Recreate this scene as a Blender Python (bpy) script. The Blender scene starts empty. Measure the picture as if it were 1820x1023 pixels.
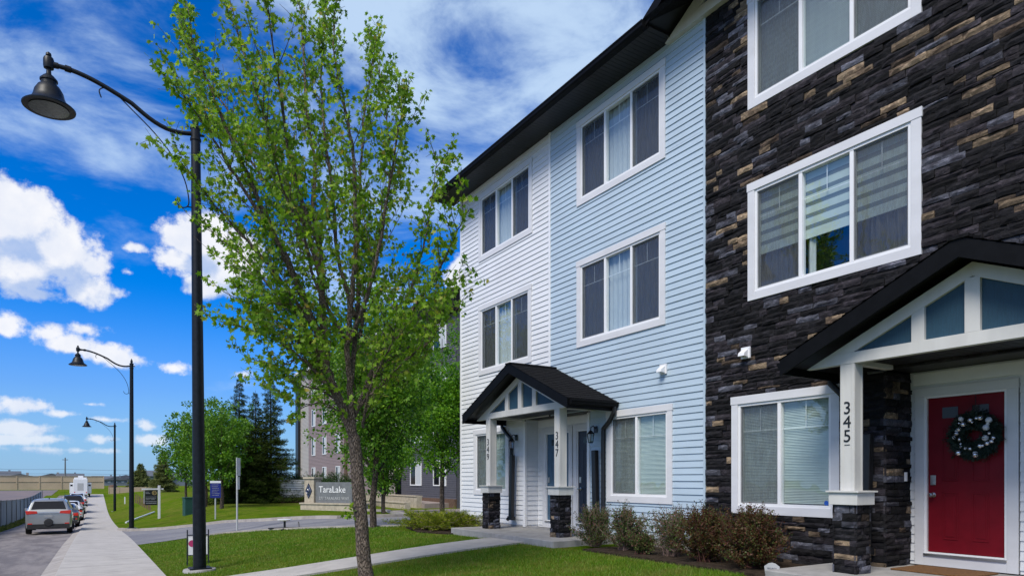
import bpy, bmesh, math, random
import numpy as np
from mathutils import Vector, Matrix, noise as mnoise
R = math.radians
scene = bpy.context.scene
COL = scene.collection

# ------------------------------------------------------------------ camera
YAW = R(31.73)
cam_d = bpy.data.cameras.new('camera')
cam = bpy.data.objects.new('camera', cam_d)
COL.objects.link(cam)
cam.location = (0, 0, 0)
cam.rotation_euler = (R(90), 0, -YAW)
cam_d.sensor_width = 36.0
cam_d.lens = 23.74
cam_d.shift_y = 0.187
cam_d.clip_start = 0.05
cam_d.clip_end = 3000
scene.camera = cam

# ------------------------------------------------------------------ exposure, sun
scene.view_settings.view_transform = 'Standard'
scene.view_settings.look = 'None'
scene.view_settings.exposure = 0.25
scene.view_settings.gamma = 1.0
scene.view_settings.use_curve_mapping = False
scene.cycles.max_bounces = 8
scene.cycles.transparent_max_bounces = 16
scene.cycles.use_denoising = True

SUN_EL, SUN_AZ = R(50), R(-118)          # azimuth from +Y towards +X
sd = Vector((math.sin(SUN_AZ)*math.cos(SUN_EL), math.cos(SUN_AZ)*math.cos(SUN_EL), math.sin(SUN_EL)))
sl = bpy.data.lights.new('sun', 'SUN'); sl.energy = 3.3; sl.angle = R(24); sl.color = (1.0, 0.95, 0.87)
so = bpy.data.objects.new('sun', sl); COL.objects.link(so)
so.rotation_euler = sd.to_track_quat('Z', 'Y').to_euler()

# measurement helper: direction of a photo pixel (1820 x 1023), f = 1200 px, horizon at row 852
CY, SY = math.cos(YAW), math.sin(YAW)
def ray(px, py):
    s = (px-910)/1200.0; t = (852-py)/1200.0
    return Vector((s*CY+SY, CY-s*SY, t))          # per metre of depth

# ------------------------------------------------------------------ node helpers
class NT:
    def __init__(self, tree): self.t = tree; self.n = tree.nodes; self.l = tree.links
    def new(self, typ, **kw):
        nd = self.n.new(typ)
        for k, v in kw.items(): setattr(nd, k, v)
        return nd
    def link(self, a, b): self.l.new(a, b)
    def setin(self, nd, idx, v):
        if v is None: return
        if hasattr(v, 'is_linked'): self.l.new(v, nd.inputs[idx])
        else: nd.inputs[idx].default_value = v
    def math(self, op, a, b=None, c=None, clamp=False):
        nd = self.n.new('ShaderNodeMath'); nd.operation = op; nd.use_clamp = clamp
        self.setin(nd, 0, a); self.setin(nd, 1, b); self.setin(nd, 2, c)
        return nd.outputs[0]
    def vmath(self, op, a, b=None):
        nd = self.n.new('ShaderNodeVectorMath'); nd.operation = op
        self.setin(nd, 0, a); self.setin(nd, 1, b)
        return nd.outputs['Value'] if op in ('LENGTH', 'DOT_PRODUCT') else nd.outputs[0]
    def smooth(self, v, a, b, lo=0.0, hi=1.0):
        nd = self.n.new('ShaderNodeMapRange'); nd.interpolation_type = 'SMOOTHSTEP'
        self.setin(nd, 0, v); nd.inputs[1].default_value = a; nd.inputs[2].default_value = b
        nd.inputs[3].default_value = lo; nd.inputs[4].default_value = hi
        return nd.outputs[0]
    def mix(self, f, a, b, mode='MIX'):
        nd = self.n.new('ShaderNodeMix'); nd.data_type = 'RGBA'; nd.blend_type = mode
        self.setin(nd, 0, f); self.setin(nd, 6, a); self.setin(nd, 7, b)
        return nd.outputs[2]
    def noise(self, vec, scale, detail=4, rough=0.55, out=0, dist=0.0):
        nd = self.n.new('ShaderNodeTexNoise')
        if vec is not None: self.l.new(vec, nd.inputs['Vector'])
        nd.inputs['Scale'].default_value = scale; nd.inputs['Detail'].default_value = detail
        nd.inputs['Roughness'].default_value = rough; nd.inputs['Distortion'].default_value = dist
        return nd.outputs[out]
    def ramp(self, f, stops, interp='LINEAR'):
        nd = self.n.new('ShaderNodeValToRGB'); self.l.new(f, nd.inputs[0])
        cr = nd.color_ramp; cr.interpolation = interp
        while len(cr.elements) < len(stops): cr.elements.new(0.5)
        for e, (p, c) in zip(cr.elements, stops):
            e.position = p; e.color = (c[0], c[1], c[2], 1)
        return nd.outputs[0]

def c4(c): return (c[0], c[1], c[2], 1.0)

# ------------------------------------------------------------------ world: Nishita sky + clouds placed by azimuth / elevation
w = bpy.data.worlds.new('World'); scene.world = w; w.use_nodes = True
N = NT(w.node_tree); N.n.clear()
def azel(px, py):
    d = ray(px, py).normalized()
    return math.atan2(d.x, d.y), math.asin(d.z)
# (px, py, half width px, half height px)
CLOUDS = [(20, 395, 130, 92), (100, 450, 105, 72), (40, 470, 110, 60), (165, 515, 60, 34), (205, 520, 30, 16), (-60, 380, 130, 90), (60, 520, 70, 20),
          (350, 425, 80, 52), (410, 470, 75, 66), (318, 462, 50, 36), (300, 410, 36, 26), (370, 505, 50, 30), (240, 440, 24, 10), (228, 484, 22, 10),
          (10, 578, 70, 30), (80, 592, 60, 24), (120, 612, 75, 26), (200, 632, 75, 24), (150, 585, 40, 16),
          (310, 655, 34, 17), (45, 720, 60, 18), (110, 735, 50, 9), (185, 745, 42, 7), (160, 718, 20, 5),
          (55, 762, 66, 16), (100, 780, 70, 14), (175, 780, 60, 12), (262, 756, 24, 14), (265, 782, 70, 15), (20, 782, 80, 10), (430, 665, 24, 10), (150, 800, 140, 9),
          (820, 500, 44, 55)]
grp = bpy.data.node_groups.new('cloud_field', 'ShaderNodeTree')
grp.interface.new_socket('P', in_out='INPUT', socket_type='NodeSocketVector')
grp.interface.new_socket('F', in_out='OUTPUT', socket_type='NodeSocketFloat')
G = NT(grp)
gi = G.new('NodeGroupInput'); go = G.new('NodeGroupOutput')
cur = None
for (px, py, hw, hh) in CLOUDS:
    a, e = azel(px, py)
    a1, _ = azel(px-hw, py); a2, _ = azel(px+hw, py); _, e1 = azel(px, py+hh); _, e2 = azel(px, py-hh)
    sx, sy = 2/abs(a2-a1), 2/abs(e2-e1)
    d = G.vmath('LENGTH', G.vmath('MULTIPLY', G.vmath('SUBTRACT', gi.outputs[0], (a, e, 0)), (sx, sy, 0)))
    k = G.math('MULTIPLY', G.math('SUBTRACT', 1.0, d), min(hh, 60)/60.0*1.25+0.30)
    if cur is None: cur = k
    else: cur = G.math('SMOOTH_MAX', cur, k, 0.12)
G.link(cur, go.inputs[0])

tc = N.new('ShaderNodeTexCoord')
sep = N.new('ShaderNodeSeparateXYZ'); N.link(tc.outputs['Generated'], sep.inputs[0])
az = N.math('ARCTAN2', sep.outputs[0], sep.outputs[1]); el = N.math('ARCSINE', sep.outputs[2])
cmb = N.new('ShaderNodeCombineXYZ'); N.link(az, cmb.inputs[0]); N.link(el, cmb.inputs[1])
P = cmb.outputs[0]
def field(Pv):
    g = N.new('ShaderNodeGroup'); g.node_tree = grp; N.link(Pv, g.inputs[0])
    n1 = N.noise(Pv, 9.0, 3, 0.5); n2 = N.noise(Pv, 30.0, 8, 0.62)
    f = N.math('ADD', g.outputs[0], N.math('MULTIPLY', N.math('SUBTRACT', n1, 0.5), 1.5))
    return N.math('ADD', f, N.math('MULTIPLY', N.math('SUBTRACT', n2, 0.5), 1.7))
F0 = field(P)
F1 = field(N.vmath('ADD', P, (-0.012, 0.030, 0)))
cum = N.smooth(F0, 0.02, 0.46)
# sun-side shading: where the cloud thins upward it is bright, deep inside / below it greys
lit = N.smooth(N.math('SUBTRACT', F0, F1), -0.55, 0.30)
n3 = N.noise(P, 16.0, 5, 0.6)
lit = N.math('ADD', N.math('MULTIPLY', lit, 0.72), N.math('MULTIPLY', N.smooth(n3, 0.3, 0.7), 0.28))
ccol = N.mix(lit, (0.36, 0.50, 0.80, 1), (0.94, 0.94, 0.96, 1))
# high thin veil
mp = N.new('ShaderNodeMapping'); N.link(P, mp.inputs[0]); mp.inputs['Rotation'].default_value = (0, 0, R(-28)); mp.inputs['Scale'].default_value = (2.2, 5.0, 1)
v1 = N.noise(mp.outputs[0], 1.8, 8, 0.60, dist=0.35)
v2 = N.noise(P, 3.2, 3, 0.5)
def blob(px, py, ra, re):
    a, e = azel(px, py)
    return N.smooth(N.vmath('LENGTH', N.vmath('MULTIPLY', N.vmath('SUBTRACT', P, (a, e, 0)), (1/ra, 1/re, 0))), 1.0, 0.0)
vb = N.math('ADD', N.math('MULTIPLY', blob(860, 200, 0.75, 0.62), 0.32), N.math('MULTIPLY', blob(60, 90, 0.42, 0.14), 0.28))
vb = N.math('ADD', vb, N.math('MULTIPLY', blob(240, 180, 0.25, 0.10), 0.14))
vb = N.math('ADD', vb, N.math('MULTIPLY', blob(1180, 120, 0.5, 0.5), 0.28))
vs = N.math('ADD', N.math('SUBTRACT', v1, 0.56), N.math('MULTIPLY', N.math('SUBTRACT', v2, 0.5), 0.5))
vb = N.math('ADD', vb, N.math('MULTIPLY', blob(600, 210, 0.26, 0.30), 0.26))
vb = N.math('ADD', vb, N.math('MULTIPLY', blob(700, 30, 0.2, 0.12), 0.22))
veil = N.smooth(N.math('ADD', N.math('MULTIPLY', vs, 1.9), vb), 0.02, 0.62, 0.0, 0.80)
# unseen cloud added behind and beside the camera to whiten the sky light
back = N.smooth(N.math('ABSOLUTE', N.math('SUBTRACT', az, YAW)), 1.0, 1.9)
bn = N.noise(tc.outputs['Generated'], 2.3, 7, 0.55)
bcl = N.math('MULTIPLY', N.math('MULTIPLY', N.smooth(bn, 0.36, 0.52), back), N.smooth(el, 0.15, 0.8, 0.35, 1.0))
hor = N.smooth(el, 0.26, 0.0, 0.0, 0.85)                    # pale air near the horizon
sky = N.new('ShaderNodeTexSky'); sky.sky_type = 'NISHITA'; sky.sun_disc = False
sky.sun_elevation = SUN_EL; sky.sun_rotation = SUN_AZ; sky.air_density = 1.0; sky.dust_density = 0.4; sky.ozone_density = 3.0; sky.altitude = 1000
hs = N.new('ShaderNodeHueSaturation'); N.link(sky.outputs[0], hs.inputs['Color']); hs.inputs['Saturation'].default_value = 1.9; hs.inputs['Value'].default_value = 1.0
skyc = N.mix(1.0, hs.outputs[0], (0.24, 1.02, 1.42, 1), 'MULTIPLY')
SKYS = 0.108
c1 = N.mix(hor, skyc, (2.5, 3.55, 5.9, 1))
def gain(c, k): return N.mix(1.0, c, (k, k, k, 1), 'MULTIPLY')
c2 = N.mix(veil, c1, gain((0.62, 0.80, 1.0, 1), 8.0))
c3 = N.mix(N.math('MULTIPLY', bcl, 0.9), c2, gain(N.mix(bn, (0.55, 0.6, 0.7, 1), (1, 1, 1, 1)), 8.6))
cal = N.smooth(el, 0.0, 0.12, 0.50, 0.97)
c4_ = N.mix(N.math('MULTIPLY', cum, cal), c3, gain(ccol, 8.2))
bg = N.new('ShaderNodeBackground'); N.link(c4_, bg.inputs[0]); bg.inputs[1].default_value = SKYS
wo = N.new('ShaderNodeOutputWorld'); N.link(bg.outputs[0], wo.inputs[0])

# ------------------------------------------------------------------ materials
MATS = {}
def mat(name, col, rough=0.7, var=0.12, vscale=6.0, bump=0.0, bscale=60.0, metal=0.0, spec=0.5, col2=None, detail=5, dirt=0.0, coat=0.0, stretch=None, bdetail=4):
    m = bpy.data.materials.new(name); m.use_nodes = True; MATS[name] = m
    n = NT(m.node_tree); b = n.n['Principled BSDF']
    t = n.new('ShaderNodeTexCoord'); vec = t.outputs['Object']
    if stretch:
        mp = n.new('ShaderNodeMapping'); n.link(vec, mp.inputs[0]); mp.inputs['Scale'].default_value = stretch; vec = mp.outputs[0]
    f = n.noise(vec, vscale, detail)
    f = n.smooth(f, 0.3, 0.7)
    c2 = col2 if col2 else tuple(x*(1-var*2) for x in col)
    base = n.mix(f, c4(col), c4(c2))
    if dirt:
        d = n.smooth(n.noise(t.outputs['Object'], 1.3, 6, 0.65), 0.5, 0.75)
        base = n.mix(n.math('MULTIPLY', d, dirt), base, (0.10, 0.09, 0.075, 1))
    n.link(base, b.inputs['Base Color'])
    b.inputs['Roughness'].default_value = rough; b.inputs['Metallic'].default_value = metal
    b.inputs['Specular IOR Level'].default_value = spec
    if coat: b.inputs['Coat Weight'].default_value = coat
    if bump:
        bp = n.new('ShaderNodeBump'); bp.inputs['Strength'].default_value = 1.0; bp.inputs['Distance'].default_value = bump
        n.link(n.noise(vec, bscale, bdetail), bp.inputs['Height']); n.link(bp.outputs[0], b.inputs['Normal'])
    return m

def leafmat(name, stops, trans=0.35, rough=0.5, patch=0.0, patch_col=(0.2, 0.2, 0.05)):
    m = bpy.data.materials.new(name); m.use_nodes = True
    n = NT(m.node_tree); b = n.n['Principled BSDF']; out = n.n['Material Output']
    g = n.new('ShaderNodeNewGeometry')
    c = n.ramp(g.outputs['Random Per Island'], stops)
    if patch:
        t = n.new('ShaderNodeTexCoord')
        pn = n.smooth(n.noise(t.outputs['Object'], 1.7, 6, 0.7), 0.45, 0.68)
        c = n.mix(n.math('MULTIPLY', pn, patch), c, c4(patch_col))
    n.link(c, b.inputs['Base Color']); b.inputs['Roughness'].default_value = rough; b.inputs['Specular IOR Level'].default_value = 0.3 if rough < .65 else 0.05
    tr = n.new('ShaderNodeBsdfTranslucent')
    n.link(n.mix(1.0, c, (1.25, 1.3, 0.6, 1), 'MULTIPLY'), tr.inputs[0])
    mx = n.new('ShaderNodeMixShader'); mx.inputs[0].default_value = trans
    n.link(b.outputs[0], mx.inputs[1]); n.link(tr.outputs[0], mx.inputs[2]); n.link(mx.outputs[0], out.inputs[0])
    return m

M_white = mat('white_siding', (0.72, 0.73, 0.75), 0.45, 0.03, 3, 0.0006, 220, stretch=(1, 0.2, 1), dirt=0.09)
M_blue = mat('blue_siding', (0.44, 0.54, 0.625), 0.45, 0.04, 3, 0.0006, 220, stretch=(1, 0.2, 1), dirt=0.09)
M_trim = mat('painted_trim', (0.66, 0.66, 0.68), 0.5, 0.04, 5, 0.0008, 90, stretch=(1, 0.25, 1), dirt=0.08)
M_post = mat('painted_post', (0.60, 0.59, 0.56), 0.55, 0.05, 5, 0.001, 120, stretch=(1, 1, 0.15), dirt=0.12)
M_vinyl = mat('white_vinyl', (0.78, 0.78, 0.79), 0.3, 0.02)
M_fascia = mat('black_fascia', (0.0045, 0.0048, 0.006), 0.6, 0.2, 8, 0.0006, 60, spec=0.12)
M_soffit = mat('black_soffit', (0.012, 0.011, 0.012), 0.5, 0.2, 8)
M_shingle = mat('black_shingles', (0.015, 0.015, 0.017), 0.95, 0.3, 30, 0.004, 300, spec=0.1)
M_panel = mat('teal_panel', (0.014, 0.06, 0.10), 0.6, 0.1, 12, 0.002, 40, stretch=(1, 6, 0.6))
M_red = mat('red_door', (0.165, 0.0035, 0.011), 0.5, 0.08, 6, 0.0004, 160, spec=0.2)
M_bdoor = mat('blue_door', (0.055, 0.12, 0.19), 0.4, 0.08, 6)
M_ndoor = mat('navy_door', (0.012, 0.018, 0.04), 0.4, 0.08, 6)
M_metal = mat('brushed_metal', (0.55, 0.54, 0.52), 0.3, 0.05, 30, metal=1.0)
M_silver = mat('silver_bauble', (0.78, 0.76, 0.80), 0.16, 0.05, 30, metal=0.9)
M_black = mat('black_metal', (0.012, 0.013, 0.015), 0.4, 0.2, 20, 0.0004, 90)
M_lamp = mat('lamp_paint', (0.006, 0.009, 0.013), 0.42, 0.3, 14, 0.0006, 60, spec=0.3)
M_rubber = mat('rubber', (0.012, 0.012, 0.012), 0.85, 0.2, 30)
M_conc = mat('porch_concrete', (0.34, 0.33, 0.32), 0.9, 0.12, 4, 0.003, 120, dirt=0.35)
M_walk = mat('sidewalk_concrete', (0.43, 0.405, 0.375), 0.92, 0.08, 3.0, 0.004, 90, dirt=0.3, detail=8)
M_curb = mat('curb_concrete', (0.36, 0.33, 0.30), 0.92, 0.14, 3, 0.004, 90, dirt=0.4)
M_tan = mat('tan_stone', (0.46, 0.40, 0.31), 0.85, 0.14, 5, 0.004, 60, dirt=0.1)
M_tanwall = mat('tan_wall', (0.46, 0.36, 0.25), 0.9, 0.08, 0.6, 0.01, 20)
M_grey = mat('grey_sign', (0.16, 0.17, 0.18), 0.6, 0.12, 5, 0.002, 60)
M_ltgrey = mat('light_grey_paint', (0.42, 0.43, 0.43), 0.5, 0.06)
M_gold = mat('gold_letter', (0.62, 0.45, 0.16), 0.5, 0.05)
M_soil = mat('mulch', (0.055, 0.040, 0.028), 1.0, 0.3, 14, 0.02, 40, spec=0.1)
M_tansid = mat('greige_siding', (0.42, 0.385, 0.345), 0.6, 0.05)
M_brnsid = mat('brown_siding', (0.27, 0.20, 0.185), 0.6, 0.06)
M_drksid = mat('charcoal_siding', (0.085, 0.082, 0.095), 0.65, 0.1)
M_brick = mat('brown_brick', (0.13, 0.075, 0.05), 0.9, 0.2, 8, 0.006, 30)
M_glassd = mat('dark_glass', (0.010, 0.011, 0.016), 0.08, 0.1, spec=0.3)
M_curt = mat('pale_curtain', (0.50, 0.53, 0.55), 0.9, 0.1, 20, stretch=(1, 8, 0.4))
M_dcurt = mat('dark_curtain', (0.09, 0.09, 0.09), 0.9, 0.35, 12, stretch=(1, 8, 0.4))
M_back = mat('room_dark', (0.03, 0.033, 0.038), 0.9, 0.3, 3)
M_slat = mat('blind_slat', (0.52, 0.58, 0.55), 0.6, 0.04)
M_mat = mat('coir_mat', (0.20, 0.095, 0.03), 1.0, 0.3, 60, 0.004, 300)
M_bsign = mat('blue_sign', (0.008, 0.018, 0.20), 0.5, 0.1)
M_green = mat('green_box', (0.015, 0.07, 0.055), 0.5, 0.1)
M_wood = mat('weathered_stake', (0.22, 0.13, 0.10), 0.9, 0.2, 20)
M_pink = mat('pink_banner', (0.42, 0.02, 0.12), 0.6, 0.1)
M_fabric = mat('grey_fence_fabric', (0.34, 0.38, 0.39), 0.8, 0.15, 1.2, stretch=(1, 3, 0.4))
M_navy = mat('navy_label', (0.01, 0.015, 0.06), 0.4)
M_wblue = mat('sticker_blue', (0.02, 0.10, 0.45), 0.4)

# see-through glass with a mirror-like face
def glassmat(name, tint, refl=1.0):
    m = bpy.data.materials.new(name); m.use_nodes = True; n = NT(m.node_tree); out = n.n['Material Output']
    tr = n.new('ShaderNodeBsdfTransparent'); tr.inputs[0].default_value = c4(tint)
    gl = n.new('ShaderNodeBsdfGlossy'); gl.inputs['Roughness'].default_value = 0.02; gl.inputs[0].default_value = (0.9*refl, 0.95*refl, 1*refl, 1)
    fr = n.new('ShaderNodeFresnel'); 
    g = n.new('ShaderNodeNewGeometry'); n.link(n.math('SUBTRACT', 2.1, n.math('MULTIPLY', g.outputs['Backfacing'], 2.1-1/2.1)), fr.inputs[0]); t = n.new('ShaderNodeTexCoord')
    bp = n.new('ShaderNodeBump'); bp.inputs['Distance'].default_value = 0.004; n.link(n.noise(t.outputs['Object'], 2.2, 1), bp.inputs['Height'])
    n.link(bp.outputs[0], gl.inputs['Normal'])
    mx = n.new('ShaderNodeMixShader'); n.link(fr.outputs[0], mx.inputs[0]); n.link(tr.outputs[0], mx.inputs[1]); n.link(gl.outputs[0], mx.inputs[2])
    n.link(mx.outputs[0], out.inputs[0]); return m
M_glass = glassmat('window_glass', (0.88, 0.94, 0.93))
def screenmat():
    m = bpy.data.materials.new('insect_screen'); m.use_nodes = True; n = NT(m.node_tree); out = n.n['Material Output']; b = n.n['Principled BSDF']
    b.inputs['Base Color'].default_value = (0.085, 0.09, 0.095, 1); b.inputs['Roughness'].default_value = 0.5
    tr = n.new('ShaderNodeBsdfTransparent'); mx = n.new('ShaderNodeMixShader')
    t = n.new('ShaderNodeTexCoord'); mp = n.new('ShaderNodeMapping'); n.link(t.outputs['Object'], mp.inputs[0]); mp.inputs['Scale'].default_value = (1, 2.5, 0.5)
    f = n.noise(mp.outputs[0], 7, 3, 0.5, dist=1.5)
    n.link(n.smooth(f, 0.3, 0.7, 0.34, 0.52), mx.inputs[0])
    n.link(tr.outputs[0], mx.inputs[1]); n.link(b.outputs[0], mx.inputs[2]); n.link(mx.outputs[0], out.inputs[0]); return m
M_screen = screenmat()

def stonemat():
    m = bpy.data.materials.new('ledge_stone'); m.use_nodes = True; n = NT(m.node_tree); b = n.n['Principled BSDF']
    a = n.new('ShaderNodeAttribute'); a.attribute_name = 'Col'
    t = n.new('ShaderNodeTexCoord'); mp = n.new('ShaderNodeMapping'); n.link(t.outputs['Object'], mp.inputs[0]); mp.inputs['Scale'].default_value = (1.6, 0.75, 1.5)
    f1 = n.noise(mp.outputs[0], 14, 8, 0.7, dist=0.6); f2 = n.noise(mp.outputs[0], 5, 4, 0.6)
    w_ = n.smooth(f1, 0.46, 0.74)
    c = n.mix(n.math('MULTIPLY', w_, 0.8), a.outputs[0], n.mix(1.0, a.outputs[0], (3.4, 3.3, 3.4, 1), 'MULTIPLY'))
    c = n.mix(n.smooth(f2, 0.42, 0.66), c, n.mix(1.0, c, (0.36, 0.34, 0.36, 1), 'MULTIPLY'))
    n.link(c, b.inputs['Base Color']); b.inputs['Roughness'].default_value = 0.88; b.inputs['Specular IOR Level'].default_value = 0.25
    bp = n.new('ShaderNodeBump'); bp.inputs['Distance'].default_value = 0.022; bp.inputs['Strength'].default_value = 1.0
    n.link(f1, bp.inputs['Height']); n.link(bp.outputs[0], b.inputs['Normal']); return m
M_stone = stonemat()
M_mortar = mat('dark_mortar', (0.008, 0.008, 0.009), 1.0)

def barkmat(name, c1_, c2_, sc=1.0):
    m = bpy.data.materials.new(name); m.use_nodes = True; n = NT(m.node_tree); b = n.n['Principled BSDF']
    t = n.new('ShaderNodeTexCoord'); mp = n.new('ShaderNodeMapping'); n.link(t.outputs['Object'], mp.inputs[0]); mp.inputs['Scale'].default_value = (1*sc, 1*sc, 0.17*sc)
    vo = n.new('ShaderNodeTexVoronoi'); n.link(mp.outputs[0], vo.inputs['Vector']); vo.inputs['Scale'].default_value = 46; vo.feature = 'DISTANCE_TO_EDGE'
    f = n.noise(mp.outputs[0], 26, 6, 0.7, dist=1.2)
    h = n.math('ADD', n.smooth(vo.outputs['Distance'], 0.0, 0.25), n.math('MULTIPLY', f, 0.8))
    c = n.mix(n.smooth(h, 0.35, 1.35), c4(c1_), c4(c2_))
    n.link(c, b.inputs['Base Color']); b.inputs['Roughness'].default_value = 0.95; b.inputs['Specular IOR Level'].default_value = 0.15
    bp = n.new('ShaderNodeBump'); bp.inputs['Distance'].default_value = 0.03; n.link(h, bp.inputs['Height']); n.link(bp.outputs[0], b.inputs['Normal']); return m
M_bark = barkmat('maple_bark', (0.11, 0.085, 0.07), (0.31, 0.245, 0.195), 1.7)
M_bark2 = barkmat('dark_bark', (0.05, 0.04, 0.032), (0.19, 0.15, 0.12))

def grassmat():
    m = bpy.data.materials.new('lawn_ground'); m.use_nodes = True; n = NT(m.node_tree); b = n.n['Principled BSDF']
    t = n.new('ShaderNodeTexCoord'); v = t.outputs['Object']
    f = n.smooth(n.noise(v, 0.55, 6, 0.62), 0.36, 0.66); g = n.noise(v, 26, 6, 0.7); h = n.smooth(n.noise(v, 1.7, 6, 0.7), 0.45, 0.68)
    big = n.smooth(n.noise(v, 0.11, 5, 0.6), 0.38, 0.62)
    c = n.mix(f, (0.068, 0.165, 0.005, 1), (0.135, 0.215, 0.010, 1))
    c = n.mix(n.math('MULTIPLY', big, 0.65), c, (0.17, 0.19, 0.035, 1))
    c = n.mix(n.math('MULTIPLY', h, 0.7), c, (0.24, 0.22, 0.05, 1))
    c = n.mix(n.smooth(g, 0.35, 0.7), n.mix(1.0, c, (0.5, 0.55, 0.5, 1), 'MULTIPLY'), c)
    n.link(c, b.inputs['Base Color']); b.inputs['Roughness'].default_value = 1.0; b.inputs['Specular IOR Level'].default_value = 0.0
    bp = n.new('ShaderNodeBump'); bp.inputs['Distance'].default_value = 0.06; n.link(g, bp.inputs['Height']); n.link(bp.outputs[0], b.inputs['Normal']); return m
M_grass = grassmat()
def roadmat(name, c1_, c2_, streak):
    m = bpy.data.materials.new(name); m.use_nodes = True; n = NT(m.node_tree); b = n.n['Principled BSDF']
    t = n.new('ShaderNodeTexCoord'); v = t.outputs['Object']
    mp = n.new('ShaderNodeMapping'); n.link(v, mp.inputs[0]); mp.inputs['Scale'].default_value = streak
    f = n.smooth(n.noise(mp.outputs[0], 1.3, 7, 0.68), 0.38, 0.62); g = n.noise(v, 60, 4, 0.7)
    cr = n.smooth(n.noise(v, 1.1, 2, 0.5, dist=1.0), 0.495, 0.5); cr2 = n.smooth(n.noise(v, 1.1, 2, 0.5, dist=1.0), 0.505, 0.5)
    c = n.mix(f, c4(c1_), c4(c2_))
    c = n.mix(n.math('MULTIPLY', n.math('MULTIPLY', cr, cr2), 0.5), c, (0.05, 0.05, 0.05, 1))
    c = n.mix(n.smooth(g, 0.3, 0.7), n.mix(1.0, c, (0.8, 0.8, 0.8, 1), 'MULTIPLY'), c)
    n.link(c, b.inputs['Base Color']); b.inputs['Roughness'].default_value = 0.85; b.inputs['Specular IOR Level'].default_value = 0.3
    bp = n.new('ShaderNodeBump'); bp.inputs['Distance'].default_value = 0.008; n.link(g, bp.inputs['Height']); n.link(bp.outputs[0], b.inputs['Normal']); return m
M_road = roadmat('asphalt', (0.15, 0.135, 0.135), (0.26, 0.235, 0.225), (1.0, 0.25, 1))
M_drive = roadmat('driveway_asphalt', (0.17, 0.17, 0.19), (0.25, 0.245, 0.25), (0.3, 1, 1))
M_pave = mat('pinkish_paving', (0.30, 0.245, 0.225), 0.9, 0.15, 1.2, 0.004, 60, dirt=0.3)
M_field = mat('gravel_lot_soil', (0.155, 0.14, 0.15), 1.0, 0.15, 0.15, 0.02, 5, spec=0.1, col2=(0.20, 0.165, 0.165))

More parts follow.
